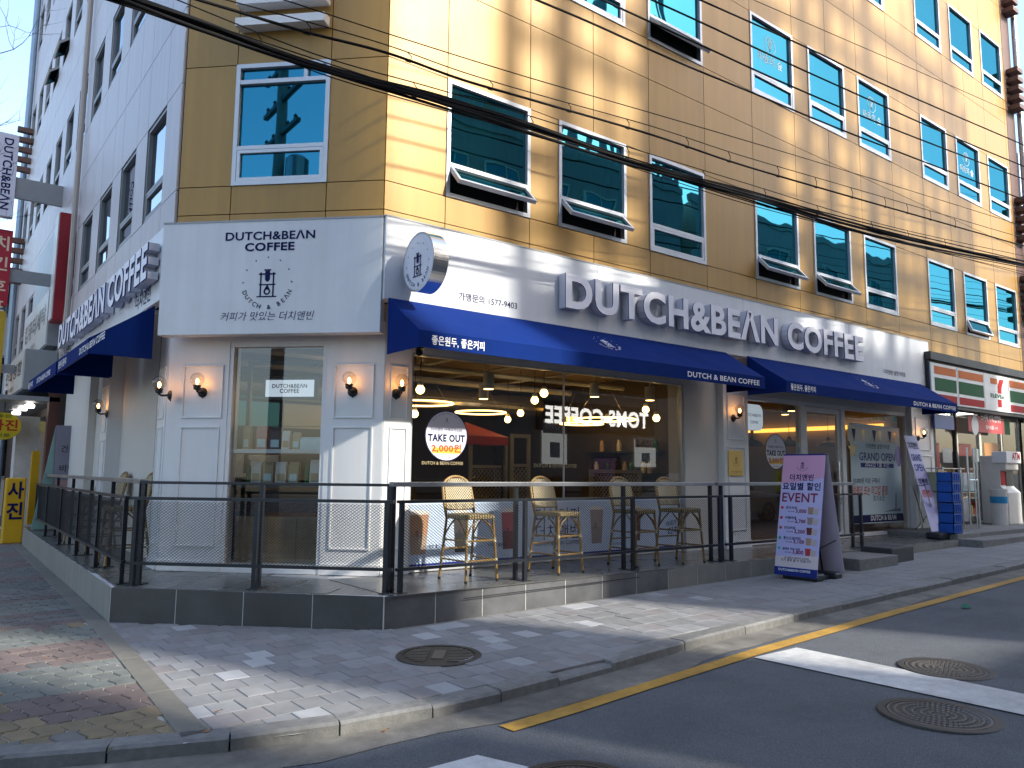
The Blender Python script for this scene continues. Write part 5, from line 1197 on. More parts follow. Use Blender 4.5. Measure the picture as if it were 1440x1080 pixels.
def ring(px, py, Y, r, label):
    p = at_y(px, py, Y); t = thing('ring_lamp', label, 'ceiling lamp', (p.x, p.y, 3.5), 'glowing ring lamps'); k = 40
    mk('ring', MB().tube([(p.x+r*math.cos(2*math.pi*j/k), p.y+r*math.sin(2*math.pi*j/k), p.z) for j in range(k+1)], .016, 6, cap=False), 'ring_warm', t)
    w = MB()
    for j in range(3): a = j*2.09; w.tube([(p.x+r*math.cos(a), p.y+r*math.sin(a), p.z), (p.x, p.y, 3.5)], .003, 4)
    mk('wire', w, 'steel', t)
ring(592, 567, 11.4, .55, 'glowing ring lamp at the left of the cafe window'); ring(676, 580, 12.6, .50, 'second glowing ring lamp beside the take out sticker'); ring(850, 590, 11.1, .62, 'large glowing ring lamp behind the mirrored sign'); ring(818, 596, 12.0, .45, 'small glowing ring lamp deep in the cafe')
mat('duct', (.42, .42, .40), .5, .2); pip = thing('ceiling_pipes', 'white painted pipes and lighting track under the cafe ceiling', 'pipes', (7, 10, 3.4))
for y, z, r in ((9.05, 3.22, .03), (9.8, 3.32, .035), (11.0, 3.28, .05), (12.6, 3.3, .06)): mk('pipe', MB().tube([(3.4 if y > 10 else 4.6, y, z), (11.3, y, z)], r, 8), 'duct', pip)
for x in (5.6, 6.9, 8.2, 9.6): mk('pipe', MB().tube([(x, 8.9, 3.40), (x, 15.8, 3.40)], .028, 8), 'duct', pip)
duct = tag(mk('air_duct', MB().tube([(3.4, 13.6, 3.05), (11.2, 13.6, 3.05)], .22, 20), 'steel'), 'round metal air duct across the back of the cafe', 'duct')
# red canopy over the counter, lattice screens, counter, tables
mat('red_cloth', (.33, .015, .018), .7)
def iq(px, py, Y): return at_y(px, py, Y)
a = iq(650, 593, 12.5); b = iq(673, 593, 12.5); c = iq(698, 616, 12.5)
FRI = Fr((0, 12.5, 0), (1, 0, 0), (0, -1, 0)); rc = thing('red_canopy', 'red cloth canopy over the counter inside the cafe', 'canopy', (b.x, 12.5, c.z))
mk('cloth', MB().add([(a.x, 12.9, a.z), (b.x, 12.9, b.z), (c.x, 12.1, c.z), (a.x-.2, 12.1, c.z), (c.x, 12.1, c.z-.16), (a.x-.2, 12.1, c.z-.16), (c.x-.1, 12.9, c.z-.16)], [(0, 1, 2, 3), (3, 2, 4, 5), (1, 6, 4, 2)]), 'red_cloth', rc); mk('post', MB().tube([(c.x-.1, 12.15, T), (c.x-.1, 12.15, c.z)], .02, 6), 'black_metal', rc)
mat('lattice_frame', (.24, .23, .20), .5)
for i, (p0, p1, Y) in enumerate((((660, 612), (713, 684), 12.2), ((718, 610), (745, 684), 11.6), ((829, 660), (902, 700), 10.7))):
    q0, q1 = iq(*p0, Y), iq(*p1, Y); F = Fr((0, Y, 0), (1, 0, 0), (0, -1, 0)); z1 = q0.z
    ls_ = thing('lattice_screen', ('wide lattice screen beside the red canopy', 'narrow lattice screen right of the red canopy', 'low lattice screen in the middle of the cafe')[i], 'screen', ((q0.x+q1.x)/2, Y, T), 'grey lattice screens'); mb = MB(); frame_bars(mb, F, q0.x, q1.x, T+.01, z1, .07, -.02, .02)
    if i < 2: mb.box(F, q0.x+.07, q1.x-.07, z1-.62, z1-.56, -.02, .02)
    mk('frame', mb, 'lattice_frame', ls_); la = MB(); w = q1.x-q0.x-.14; h = (z1-.62 if i < 2 else z1-.07)-T-.1; k = 0
    while k*.09 < w+h:
        s = k*.09
        for sg in (0, 1):
            u0, v0 = (s, 0) if s < w else (w, s-w); u1, v1 = (0, s) if s < h else (s-h, h)
            if sg: u0, u1 = w-u0, w-u1
            la.tube([F.p(q0.x+.07+u0, T+.08+v0, .004*sg), F.p(q0.x+.07+u1, T+.08+v1, .004*sg)], .010, 4, cap=False)
        k += 1
    o = mk('lattice', la, 'lattice_frame', ls_); o['kind'] = 'stuff'
ct = thing('counter', 'dark wood service counter at the back of the cafe', 'counter', (5.2, 13.2, T)); mk('front', MB().wb(3.6, 7.0, 13.0, 13.6, T, 1.32), 'wood', ct); mk('top', MB().wb(3.5, 7.1, 12.9, 13.7, 1.32, 1.37), 'black', ct)
for i in range(5):
    mk('menu_screen', MB().wb(3.7+.85*i, 4.45+.85*i, 13.9, 13.95, 2.35, 2.8), mat('menu%d' % (i % 2), ((.12, .10, .07), (.05, .11, .12))[i % 2], emit=.06, ecol=((.5, .35, .2), (.1, .4, .4))[i % 2], var=0), ct)
cm = thing('coffee_machine', 'steel espresso machine on the cafe counter', 'coffee machine', (4.6, 13.25, 1.37)); mk('body', MB().wb(4.2, 5.0, 13.0, 13.5, 1.42, 1.85), 'steel', cm, bevel=.03); mk('tray', MB().wb(4.2, 5.0, 12.9, 13.0, 1.38, 1.44), 'black', cm); mk('group_head', MB().tube([(4.45, 12.97, 1.66), (4.45, 12.97, 1.56)], .04, 10), 'black', cm); mk('group_head', MB().tube([(4.75, 12.97, 1.66), (4.75, 12.97, 1.56)], .04, 10), 'black', cm)
hs = thing('hanging_shelf', 'black metal shelf with bottles on the partition wall of the cafe', 'shelf', (11.85, 11.2, 1.6))
for z in (1.55, 2.0): mk('board', MB().wb(11.62, 11.89, 10.4, 12.6, z, z+.03), 'black_metal', hs)
for k in range(12): mk('jar', MB().lathe((11.75, 10.55+.17*k, 1.58 if k % 3 else 2.03), (0, 0, 1), [(.05, 0), (.05, .16), (.03, .2), (.03, .24)], 10), ('bottle_green', 'kraft', 'bag_white', 'cab_red')[k % 4], hs)
def ctable(x, y, label, g_):
    t = thing('cafe_table', label, 'table', (x, y, T), 'tables inside the cafe', local=True); mk('top', MB().tube([(0, 0, .72), (0, 0, .75)], .34, 24), 'wood', t); mk('stem', MB().tube([(0, 0, .02), (0, 0, .72)], .03, 8), 'black_metal', t); mk('base', MB().tube([(0, 0, 0), (0, 0, .02)], .22, 20), 'black_metal', t)
for i, (x, y) in enumerate(((6.1, 9.6), (7.6, 9.7), (9.2, 9.6), (8.4, 11.0))): ctable(x, y, ('round cafe table just inside the window behind the first stool', 'round cafe table inside the window behind the second stool', 'round cafe table inside the window behind the last stools', 'round cafe table farther back in the cafe room')[i], 0)
def cchair(x, y, rz, m, label):
    t = thing('cafe_chair', label, 'chair', (x, y, T), 'chairs inside the cafe', local=True, rotz=rz)
    mk('seat', MB().wb(-.2, .2, -.2, .2, .44, .48), m, t, bevel=.01); mk('backrest', MB().wb(-.2, .2, .18, .21, .60, .88), m, t, bevel=.01)
    for sx in (-1, 1):
        mk('leg', MB().tube([(sx*.17, -.17, .44), (sx*.19, -.19, 0)], .015, 6), 'wood', t); mk('leg', MB().tube([(sx*.17, .19, .88), (sx*.17, .17, .44), (sx*.19, .2, 0)], .015, 6), 'wood', t)
cchair(5.45, 9.55, 1.4, mat('lime', (.35, .42, .02), .6), 'lime green cushioned chair low behind the cafe window'); cchair(6.8, 9.9, -1.2, 'wood', 'wooden chair between the tables behind the window'); cchair(8.3, 9.7, 1.5, 'wood', 'wooden chair beside the middle inside table'); cchair(9.9, 9.9, -1.4, 'wood', 'wooden chair at the right end of the cafe window')
tv = iq(828, 610, 15.0); tag(mk('wall_screen', MB().wb(tv.x-.9, tv.x+.9, 16.1, 16.18, 1.9, 2.9), mat('screen_img', (.03, .09, .10), .3, emit=.05, ecol=(.06, .3, .36), var=.4, scale=1.5)), 'dark teal picture screen on the back wall of the cafe', 'screen')
for i, (x, y) in enumerate(((5.2, 10.6), (8.6, 10.6), (6.6, 13.4), (9.8, 12.6), (13.2, 10.5), (16.4, 10.5))):    # light given off by the ceiling lamps of the room
    ld = bpy.data.lights.new('room_lamp_light', 'POINT'); ld.energy = 1.7 if i < 4 else .5; ld.color = (1, .66, .34); ld.shadow_soft_size = .12
    lo = bpy.data.objects.new('room_lamp_light', ld); COL.objects.link(lo); lo.location = (x, y, 2.75)
# display in the corner window
sf = thing('display_shelf', 'black framed display shelves in the corner window', 'shelf', (4.0, 10.0, T)); S_ = 13.18
FS = Fr((2.45, S_-2.45, 0), (1, -1, 0), (-1, -1, 0))
def su(px, py, n=0): return on(FS, px, py, n)
z1, z2, z3 = su(390, 597)[1], su(390, 632)[1], su(390, 680)[1]; ua, ub = su(332, 630)[0]-.05, su(456, 630)[0]+.12
mk('shelf_board', MB().box(FS, ua, ub, z2-.05, z2, -.35, .10), mat('shelf_white', (.6, .6, .6), .4), sf); mk('shelf_board', MB().box(FS, ua, ub, z1-.012, z1, -.35, -.05), 'clear_glass', sf); mk('shelf_board', MB().box(FS, ua, ub, z3-.05, z3, -.35, .10), 'black_metal', sf)
mb = MB(); frame_bars(mb, FS, su(345, 600, -.36)[0], ub, z2-.3, 3.0, .05, -.40, -.36); mk('frame', mb, 'black_metal', sf)
mk('lower_board', MB().box(FS, ua+.08, ub, T+.02, su(390, 727)[1], -.06, -.02), 'wood', sf, bevel=.003)
for i in range(3): mk('board_joint', MB().box(FS, ua+.5+.38*i, ua+.504+.38*i, T+.02, su(390, 727)[1], -.021, -.0185), 'black', sf)
mk('dark_cabinet', MB().box(FS, ua+.1, ub, su(390, 722)[1], su(390, 690)[1], -.4, -.25), mat('cab_red', (.05, .012, .012), .4), sf)
for r in range(11):
    for c_ in range(2):
        mk('wall_brick', MB().box(FS, ua-.16+.2*c_-.1*(r % 2), ua-.17+.2*(c_+1)-.1*(r % 2), T+.1+.09*r, T+.1+.09*r+.082, -.30, -.26), mat('brick_dark', (.06, .05, .045), .6, rnd=.2), sf)
u0, v0 = su(373, 558, -.1); u1, v1 = su(442, 534, -.1); lb_ = thing('lit_sign', 'small lit sign with navy lettering hanging in the corner window', 'sign', FS.p((u0+u1)/2, v0, -.1))
mk('case', MB().box(FS, u0-.03, u1+.05, v0-.03, v1+.03, -.16, -.105), 'black', lb_); mk('face', MB().box(FS, u0, u1, v0, v1, -.104, -.098), 'lightbox', lb_); words('lettering', FS, (u0+u1)/2, v0+(v1-v0)*.52, (u1-u0)*.72, 'DUTCH&BEΛN', 'navy', lb_, -.094, align='c', off=.02); words('lettering', FS, (u0+u1)/2, v0+(v1-v0)*.22, (u1-u0)*.40, 'COFFEE', 'navy', lb_, -.094, align='c', off=.02)
def goods(px, z, w, h, m, kind, label, d=.09, n=-.12):
    u = su(px, 640)[0]; t = thing(kind, label, 'goods', FS.p(u, z, n), 'goods in the corner window')
    if kind == 'bottle': mk('glass', MB().lathe(FS.p(u, z+.001, n), (0, 0, 1), [(w/2, 0), (w/2, h*.6), (w*.18, h*.78), (w*.18, h)], 14), m, t)
    else:
        mk('bag', MB().prism(Fr(FS.p(u-w/2, z+.001, n), FS.n, FS.u), [(-d/2, 0), (d/2, 0), (d/2*.8, h*.8), (.01, h), (-.01, h), (-d/2*.8, h*.8)], 0, w), m, t); mk('label', MB().box(FS, u-w*.36, u+w*.36, z+.03, z+.03+h*.34, n+d/2, n+d/2+.004), 'tag_ice' if m != 'bag_white' else 'kraft', t)
for i, (px, w, h, m, k) in enumerate(((341, .09, .30, 'kraft', 'coffee_bag'), (363, .15, .30, 'bag_pink', 'coffee_bag'), (382, .15, .28, 'cab_red', 'coffee_bag'), (397, .10, .24, 'bag_white', 'gift_box'), (412, .10, .22, 'kraft', 'gift_box'), (434, .30, .16, 'tag_ice', 'gift_box'))): goods(px, z2, w, h, m, k, ('kraft bag at the left end of the upper shelf in the corner window', 'pink coffee bag on the upper shelf in the corner window', 'dark red coffee bag on the upper shelf in the corner window', 'slim white box in the middle of the upper shelf', 'slim kraft box in the middle of the upper shelf', 'wide pale blue box at the right of the upper shelf')[i])
for i, (px, w, h, m, k) in enumerate(((345, .07, .30, 'bottle_green', 'bottle'), (357, .13, .27, 'bag_white', 'coffee_bag'), (374, .13, .27, 'kraft', 'coffee_bag'), (392, .14, .27, 'bag_white', 'coffee_bag'), (410, .13, .27, 'kraft', 'coffee_bag'), (428, .07, .36, 'bottle_green', 'bottle'), (440, .13, .30, 'bag_white', 'coffee_bag'))): goods(px, z3, w, h, m, k, ('green bottle at the left end of the lower shelf', 'white coffee bag next to the left green bottle', 'kraft coffee bag left of the middle of the lower shelf', 'white coffee bag in the middle of the lower shelf', 'kraft coffee bag right of the middle of the lower shelf', 'tall green bottle right on the lower shelf', 'white coffee bag at the right end of the lower shelf')[i])
# right-hand room: glowing cove and dark pendant shades, the rounded light box behind the pilaster
cv = thing('cove_light', 'amber light strip running under the ceiling of the right-hand room', 'light strip', (14, 13, 2.8)); mk('strip', MB().wb(11.5, 18.2, 12.9, 12.96, 2.72, 2.82), 'cove', cv); mk('strip', MB().wb(12.9, 12.99, 12.80, 12.88, T, 2.7), 'cove', cv); mk('strip', MB().wb(18.35, 18.42, 9.3, 12.9, 2.72, 2.82), 'cove', cv)
for i, px in enumerate((1058, 1110, 1165)):
    p = at_y(px, 627, 10.6); t = thing('shade_lamp', ('dark cone pendant shade left of the sticker by the door', 'dark cone pendant shade behind the sticker by the door', 'dark cone pendant shade behind the glass door')[i], 'pendant lamp', (p.x, p.y, 3.5), 'dark cone pendant shades'); mk('shade', MB().lathe(p, (0, 0, 1), [(.27, 0), (.22, .07), (.06, .14), (.03, .22)], 24, cap=False), 'black', t); mk('cord', MB().tube([p+Vector((0, 0, .2)), (p.x, p.y, 3.5)], .006, 5), 'black', t)
F_ = Fr((0, 8.62, 0), (1, 0, 0), (0, -1, 0)); u1, v0 = on(F_, 1073, 606); _, v1 = on(F_, 1073, 570); h = v1-v0; w = h*1.25; lx = thing('rounded_light_box', 'rounded white light box sign half hidden behind the white pilaster', 'sign', (u1-w/2, 8.62, v0)); R_ = h*.28; pts = []
for cx, cy_, s in ((u1-R_, v1-R_, 0), (u1-w+R_, v1-R_, 90), (u1-w+R_, v0+R_, 180), (u1-R_, v0+R_, 270)): pts += [(cx+R_*math.cos(rad(s+15*k)), cy_+R_*math.sin(rad(s+15*k))) for k in range(7)]
mk('case', MB().prism(F_, pts, -.10, -.002), 'alu', lx); mk('face', MB().prism(F_, pts, -.0019, .002), 'lightbox', lx); words('lettering', F_, u1-w+.06, v0+h*.53, w-.12, 'DUTCH&BEΛN', 'navy', lx, .005); words('lettering', F_, u1-w*.66, v0+h*.26, w*.40, 'COFFEE', 'navy', lx, .005)
# ============================================================ convenience store
F7 = Fr((0, 8.0, 0), (1, 0, 0), (0, -1, 0))
cvs = thing('convenience_store', 'convenience store with glass front beside the coffee shop', 'shop', (21.8, 8.5, .43))
mk('wall', MB().wb(18.72, 18.95, 8.35, 9.2, .43, 3.72), mat('dark_frame', (.05, .04, .04), .5), cvs); mk('lintel', MB().wb(18.95, 24.9, 8.42, 8.6, 3.30, 3.72), 'dark_frame', cvs)
D = [18.97, 20.25, 21.6, 22.95, 24.85]
for i, (a, b) in enumerate(zip(D, D[1:])):
    fr = MB(); frame_bars(fr, FRW, a, b, .43, 3.30, .06, -.13, -.03); f = mk('door' if i in (1, 2) else 'window', fr, 'steel' if i in (1, 2) else 'dark_frame', cvs); mk('pane', MB().box(FRW, a+.06, b-.06, .49, 3.24, -.08, -.072), 'store_glass', f)
    if i in (1, 2): mk('handle', MB().tube([FRW.p((b if i == 1 else a)+(-.16 if i == 1 else .16), .9, .03), FRW.p((b if i == 1 else a)+(-.16 if i == 1 else .16), 2.1, .03)], .022, 8), 'steel', f)
rm = [(18.95, 8.62), (24.85, 8.62), (24.85, 15), (18.95, 15)]
mk('floor', slab(rm, .40, .44), mat('store_floor', (.22, .22, .21), .3), cvs); mk('ceiling', slab(rm, 3.4, 3.45), 'white_paint', cvs); mk('back_wall', MB().wb(18.95, 24.85, 14.9, 15.0, .43, 3.4), mat('store_wall', (.12, .11, .10), .6), cvs); mk('end_wall', MB().wb(24.8, 24.9, 8.7, 15, .43, 3.4), 'store_wall', cvs)
for i in range(4): mk('tube_light', MB().wb(19.4+1.4*i, 19.5+1.4*i, 9.2, 12.5, 3.33, 3.38), 'lamp_white', cvs)
rnd = random.Random(4); pal = [mat('pack%d' % i, c, .45) for i, c in enumerate(((.5, .05, .04), (.6, .45, .08), (.05, .2, .45), (.55, .55, .52), (.08, .3, .12), (.4, .18, .05), (.35, .05, .2)))]
sv = thing('store_shelf', 'tall white shelf unit full of coloured packets deep inside the convenience store', 'shelf', (20.2, 10.2, .44), 'store shelves')
for k in range(5): mk('board', MB().wb(19.1, 22.3, 10.0, 10.4, .6+.5*k, .63+.5*k), 'white_paint', sv)
for k in range(4):
    x = 19.12
    while x < 22.2:
        w = rnd.uniform(.08, .2); h = rnd.uniform(.16, .38); mk('packet', MB().wb(x, x+w-.01, 10.02, 10.2, .63+.5*k, .63+.5*k+h), rnd.choice(pal), sv); x += w
for i, (px, py, w, h, m, lb) in enumerate(((1313, 640, .45, .6, 'pack0', 'red notice at the left end of the store glass'), (1330, 640, .5, .35, 'pack3', 'white notice high on the store glass'), (1350, 632, .8, .3, 'pack0', 'wide red notice across the store door'), (1372, 645, .35, .5, 'tissue_x', 'pale notice on the right store door'), (1388, 632, .9, .35, 'pack5', 'brown promotion strip over the right store window'), (1392, 660, .5, .6, 'pack3', 'white notice on the right store window'), (1385, 700, .6, .5, 'pack2', 'blue notice low on the right store window'), (1321, 700, .5, .5, 'pack4', 'green notice low on the left store glass'))):
    if m == 'tissue_x': mat('tissue_x', (.5, .6, .58), .5)
    u, v = on(FRW, px, py); tag(mk('glass_notice', MB().box(FRW, u, u+w, v-h/2, v+h/2, -.071, -.067), m), lb, 'notice', 'notices on the store glass')
s2 = thing('store_shelf', 'low white shelf unit of drinks just behind the store glass', 'shelf', (21.5, 9.2, .44), 'store shelves')
for k in range(3): mk('board', MB().wb(19.2, 24.3, 9.0, 9.3, .55+.45*k, .58+.45*k), 'white_paint', s2)
for k in range(3):
    x = 19.22
    while x < 24.2:
        w = rnd.uniform(.10, .22); mk('packet', MB().wb(x, x+w-.015, 9.02, 9.2, .58+.45*k, .58+.45*k+rnd.uniform(.18, .36)), rnd.choice(pal), s2); x += w
sg = thing('striped_sign', 'striped orange, green and red convenience store fascia sign', 'sign', (22, 8.0, 3.4)); zt, zb = on(F7, 1384, 524.4)[1], on(F7, 1384, 575.6)[1]; hh = zt-zb
mat('stripe_orange', (.62, .17, .04), .6, spec=.2); mat('stripe_green', (.006, .10, .03), .6, spec=.2); mat('stripe_red', (.42, .012, .015), .6, spec=.2)
UX = [on(F7, x, y)[0] for x, y in ((1309, 530), (1346.7, 540), (1384.4, 550), (1419, 560))]; UX += [UX[3]+1.62, UX[3]+3.2]
mk('case', MB().box(F7, UX[0]-.05, UX[5], zb-.08, zt+.06, -.36, -.03), 'black', sg); mk('hood', MB().box(F7, UX[0]-.06, UX[5], zt+.06, zt+.24, -.30, .05), 'black', sg)
for i, (a, b) in enumerate(zip(UX, UX[1:])):
    pn = mk('panel', MB().box(F7, a+.012, b-.012, zb, zt, -.03, 0), 'sign_white', sg)
    if i == 2:
        c = (a+b)/2; k = MB().face(F7, [(c-.36, zt-.10*hh), (c+.05, zt-.10*hh), (c+.05, zt-.26*hh), (c-.36, zt-.26*hh)], .004); mk('numeral', k, 'stripe_orange', pn)
        mk('numeral', MB().face(F7, [(c+.05, zb+.50*hh), (c+.28, zb+.50*hh), (c+.30, zb+.66*hh), (c+.46, zt-.10*hh), (c+.42, zt-.10*hh), (c+.20, zt-.10*hh), (c+.05, zb+.70*hh)], .005), 'stripe_red', pn); mk('numeral', MB().face(F7, [(c+.02, zb+.12*hh), (c+.26, zb+.12*hh), (c+.26, zb+.33*hh), (c+.02, zb+.33*hh)], .004), 'stripe_red', pn)
        words('lettering', F7, c, zb+.36*hh, (b-a)*.55, 'ELEVEn', 'stripe_green', pn, .006, h=.11*hh, align='c', off=.03)
    else:
        e = .07 if i != 1 else .05
        for f0, f1, m in ((.07, .27, 'stripe_orange'), (.36, .69, 'stripe_green'), (.77, .96, 'stripe_red')): mk('stripe', MB().face(F7, [(a+e+(.1 if i == 0 else 0), zt-f1*hh), (b-e, zt-f1*hh), (b-e, zt-f0*hh), (a+e+(.1 if i == 0 else 0), zt-f0*hh)], .004), m, pn)
FP = Fr((0, 8.2, 0), (1, 0, 0), (0, -1, 0))
def pq(F, x0, y0, x1, y1, n=0): a, b = on(F, x0, y0, n), on(F, x1, y1, n); return a[0], b[0], (a[1]), (b[1])
u0, _, _, v1 = *on(FP, 1361, 585), 0, on(FP, 1361, 583)[1]; u1 = on(FP, 1420, 600)[0]; v0 = on(FP, 1361, 606)[1]
rb = tag(mk('red_store_banner', MB().box(FP, u0, u1-.35, v0, v1, -.01, 0), mat('red_banner', (.50, .055, .06), .5)), 'red promotion banner hanging under the striped sign', 'banner'); mk('green_end', MB().box(FP, u1-.35, u1, v0, v1, -.01, .001), 'stripe_green', rb); mk('cup_print', MB().disc(FP, u0+.38, (v0+v1)/2-.05, .20, .003, 20, .24), 'print_white', rb); words('lettering', FP, u0+.75, v0+.28, u1-u0-1.3, '도시락 카페 신메뉴', 'print_white', rb, .003, off=.02, h=.24); words('lettering', FP, u0+1.0, v0+.09, u1-u0-1.8, '행사상품 1+1', 'print_white', rb, .003, h=.1)
u0, v1 = on(FP, 1314, 582); u1, _ = on(FP, 1341, 582); v0 = on(FP, 1314, 602)[1]
bb = tag(mk('blue_store_sign', MB().box(FP, u0, u1, v0, v1, -.05, 0), mat('blue_sign', (.02, .07, .32), .4)), 'small blue sign under the awning end beside the store', 'sign'); words('lettering', FP, u0+.1, v0+.32, (u1-u0)*.55, '현금지급기', 'print_white', bb, .003); words('lettering', FP, u0+(u1-u0)*.6, v0+.3, (u1-u0)*.35, '365', 'print_white', bb, .003, off=.03)
# stacked blue crates, tissue packs on a rack, barrier, ATM, bin
mat('crate_blue', (.008, .10, .48), .4)
cp = at_z(1337, 760, .43); crx, cry = cp.x, min(cp.y, 7.35); cry = 7.2; crx = at_y(1338, 760, cry).x
for k in range(6):
    z = .43+.205*k; dx = .02*((k*7) % 3-1); lb = ('bottom', 'second', 'third', 'fourth', 'fifth', 'top')[k]
    c = thing('crate', 'blue plastic crate, %s of the stack of six by the store' % lb, 'crate', (crx+dx, cry, z), 'stacked blue crates', local=True); w, d, h = .19, .15, .20
    mb = MB(); frame_bars(mb, FW, -w, w, 0, h, .035, d-.012, d); frame_bars(mb, FW, -w, w, 0, h, .035, -d, -d+.012); mb.box(FW, -w+.02, w-.02, .03, h-.05, d-.02, d-.013); mb.box(FW, -w+.02, w-.02, .03, h-.05, -d+.013, -d+.02)
    mb.wb(-w, -w+.015, -d, d, .0, h); mb.wb(w-.015, w, -d, d, 0, h); mb.wb(-w, w, -d, d, 0, .015); mk('body', mb, 'crate_blue', c)
    rb_ = MB()
    for q in range(4): rb_.box(FW, -w+.04+.085*q, -w+.06+.085*q, .02, h-.02, d-.012, d+.006)
    mk('rib', rb_, 'crate_blue', c)
rk = thing('display_rack', 'steel rack holding tissue packs in front of the store', 'rack', (20.4, 7.9, .43)); r0 = at_y(1316, 660, 7.75); r1 = at_y(1366, 690, 7.75)
mb = MB()
for x in (r0.x, (r0.x+r1.x)/2, r1.x):
    for y in (7.6, 8.1): mb.tube([(x, y, .43), (x, y, r0.z+.05)], .018, 6)
mk('post', mb, 'steel', rk); zs_ = at_y(1340, 690, 7.75).z
for z in (zs_-.03, r0.z+.03): mk('shelf', MB().wb(r0.x-.03, r1.x+.03, 7.58, 8.12, z-.015, z), 'steel', rk)
for i in range(2):
    a = r0.x+.05+(r1.x-r0.x)*.5*i; b = a+(r1.x-r0.x)*.46; t = thing('tissue_pack', ('olive and white tissue pack with a blue label on the rack', 'white and pale blue tissue pack on the rack')[i], 'tissue pack', ((a+b)/2, 7.85, zs_-.03), 'tissue packs'); mk('pack', MB().wb(a, b, 7.62, 8.08, zs_-.03, r0.z-.06), (mat('tissue_olive', (.42, .45, .30), .5), mat('tissue_ice', (.55, .68, .70), .45))[i], t, bevel=.03); mk('label', MB().wb(a+.12, a+.42, 7.612, 7.622, zs_+.10, zs_+.40), 'blue_sign' if i == 0 else 'print_white', t)
bar = thing('steel_barrier', 'steel tube door barrier in front of the store', 'barrier', (21.9, 7.6, .43)); px_ = [at_y(x, 745, 7.5).x for x in (1366, 1375, 1379)]
for x in px_: mk('post', MB().tube([(x, 7.5, .43), (x, 7.5, at_y(1370, 630, 7.5).z)], .022, 8), 'steel', bar)
mk('bar', MB().tube([(px_[0], 7.5, 1.5), (px_[-1], 7.5, 1.5)], .018, 8), 'steel', bar)
ax = at_y(1418, 700, 7.7).x; at = thing('cash_machine', 'grey and white cash machine cut by the right edge of the view', 'cash machine', (ax+.35, 7.9, .43)); z1 = at_y(1419, 635, 7.7).z
FA = Fr((0, 7.7, 0), (1, 0, 0), (0, -1, 0))
mk('cabinet', MB().prism(Fr((ax, 0, 0), (0, 1, 0), (1, 0, 0)), [(7.7, .43), (8.3, .43), (8.3, z1-.1), (7.72, z1-.1), (7.72, 1.75), (7.85, 1.72), (7.85, 1.35), (7.7, 1.2)], 0, .8), 'bag_white', at, bevel=.02); hd = mk('header', MB().box(FA, ax-.04, ax+.85, z1-.28, z1, -.3, .03), 'print_white', at, bevel=.01); words('lettering', FA, ax+.28, z1-.2, .5, 'ATM', 'stripe_red', hd, .033, off=.03); mk('panel_red', MB().box(FA, ax+.02, ax+.3, 1.38, 1.72, -.16, -.14), 'stripe_red', at); mk('keypad', MB().box(FA, ax+.3, ax+.75, 1.36, 1.7, -.16, -.13), 'black', at)
bx_ = at_y(1407, 742, 7.8).x; bn = thing('umbrella_bin', 'white umbrella bag bin with a blue label beside the store door', 'bin', (bx_, 7.8, .43)); mk('body', MB().lathe((bx_, 7.8, .43), (0, 0, 1), [(.17, 0), (.18, .7), (.20, .85)], 18), 'bag_white', bn); mk('label', MB().lathe((bx_, 7.8, .95), (0, 0, 1), [(.186, 0), (.188, .16)], 18, cap=False), mat('label_blue', (.02, .25, .5), .4), bn)
for i, (px, py, w, h, m) in enumerate(((1345, 790-100, .3, .6, 'tissue_ice'), (1360, 722, .35, .75, 'print_white'), (1397, 700, .5, .4, 'pack1'))):
    u, v = on(FRW, px, py); tag(mk('door_poster', MB().box(FRW, u, u+w, v-h/2, v+h/2, -.071, -.068), m), ('pale blue notice on the store glass', 'white notice low on the store door', 'orange notice on the store door')[i], 'poster', 'notices on the store glass')
# blue glass tower beyond the building
tw = thing('glass_tower', 'blue glass tower beyond the end of the gold facade', 'building', (34, 26, 0)); mk('wall', MB().wb(30, 46, 12, 30, 0, 15.2), mat('tower_blue', (.03, .12, .25), .15, .3), tw); mk('dome', MB().lathe((34, 16, 15.2), (0, 0, 1), [(4, 0), (4, 1.2), (3, 2.6), (.5, 3.4)], 24), 'alu', tw)
for k in range(9): mk('mullion', MB().wb(30.0+2*k-.05, 30.0+2*k+.05, 11.9, 12.0, 0, 15.2), 'alu', tw)
for k in range(8): mk('mullion', MB().wb(29.9, 30.0, 12+2*k, 12.1+2*k, 0, 15.2), 'alu', tw)
nb = thing('street_building', 'brown shop building just past the convenience store', 'building', (27.5, 9, 0), 'buildings beyond the corner block'); mk('wall', MB().wb(25.4, 29.8, 8.6, 20, 0, 9.5), 'brown_panel', nb); mk('sign', MB().wb(25.4, 29.8, 8.45, 8.6, 3.4, 4.5), 'pack1', nb)
# ============================================================ along the side street
def facing(px0, py0, px1, py1, Y): a, b = at_y(px0, py0, Y), at_y(px1, py1, Y); return min(a.x, b.x), max(a.x, b.x), min(a.z, b.z), max(a.z, b.z)
FY = lambda Y: Fr((0, Y, 0), (1, 0, 0), (0, -1, 0))
x0, x1, z0, z1 = facing(-28, 178, 18, 306, 21.0); F = FY(21.0)
vs_ = thing('blade_sign', 'white vertical blade sign with navy lettering high on the side street', 'sign', (x1, 21, z0), 'blade signs on the side street'); mk('case', MB().box(F, x0, x1, z0, z1, -.22, 0), mat('blade_lilac', (.66, .66, .76), .4, 0, .02), vs_, bevel=.01)
mb = MB(); put_text(mb, F, x0+(x1-x0)*.63, z1-.12, (z1-z0)*.86, 'DUTCH&BEΛN', .004, off=.02, rot=-math.pi/2); mk('lettering', mb, 'navy', vs_); mb = MB(); put_text(mb, F, x0+(x1-x0)*.28, z1-.5, (z1-z0)*.5, 'COFFEE', .004, off=.02, rot=-math.pi/2); mk('lettering', mb, 'navy', vs_)
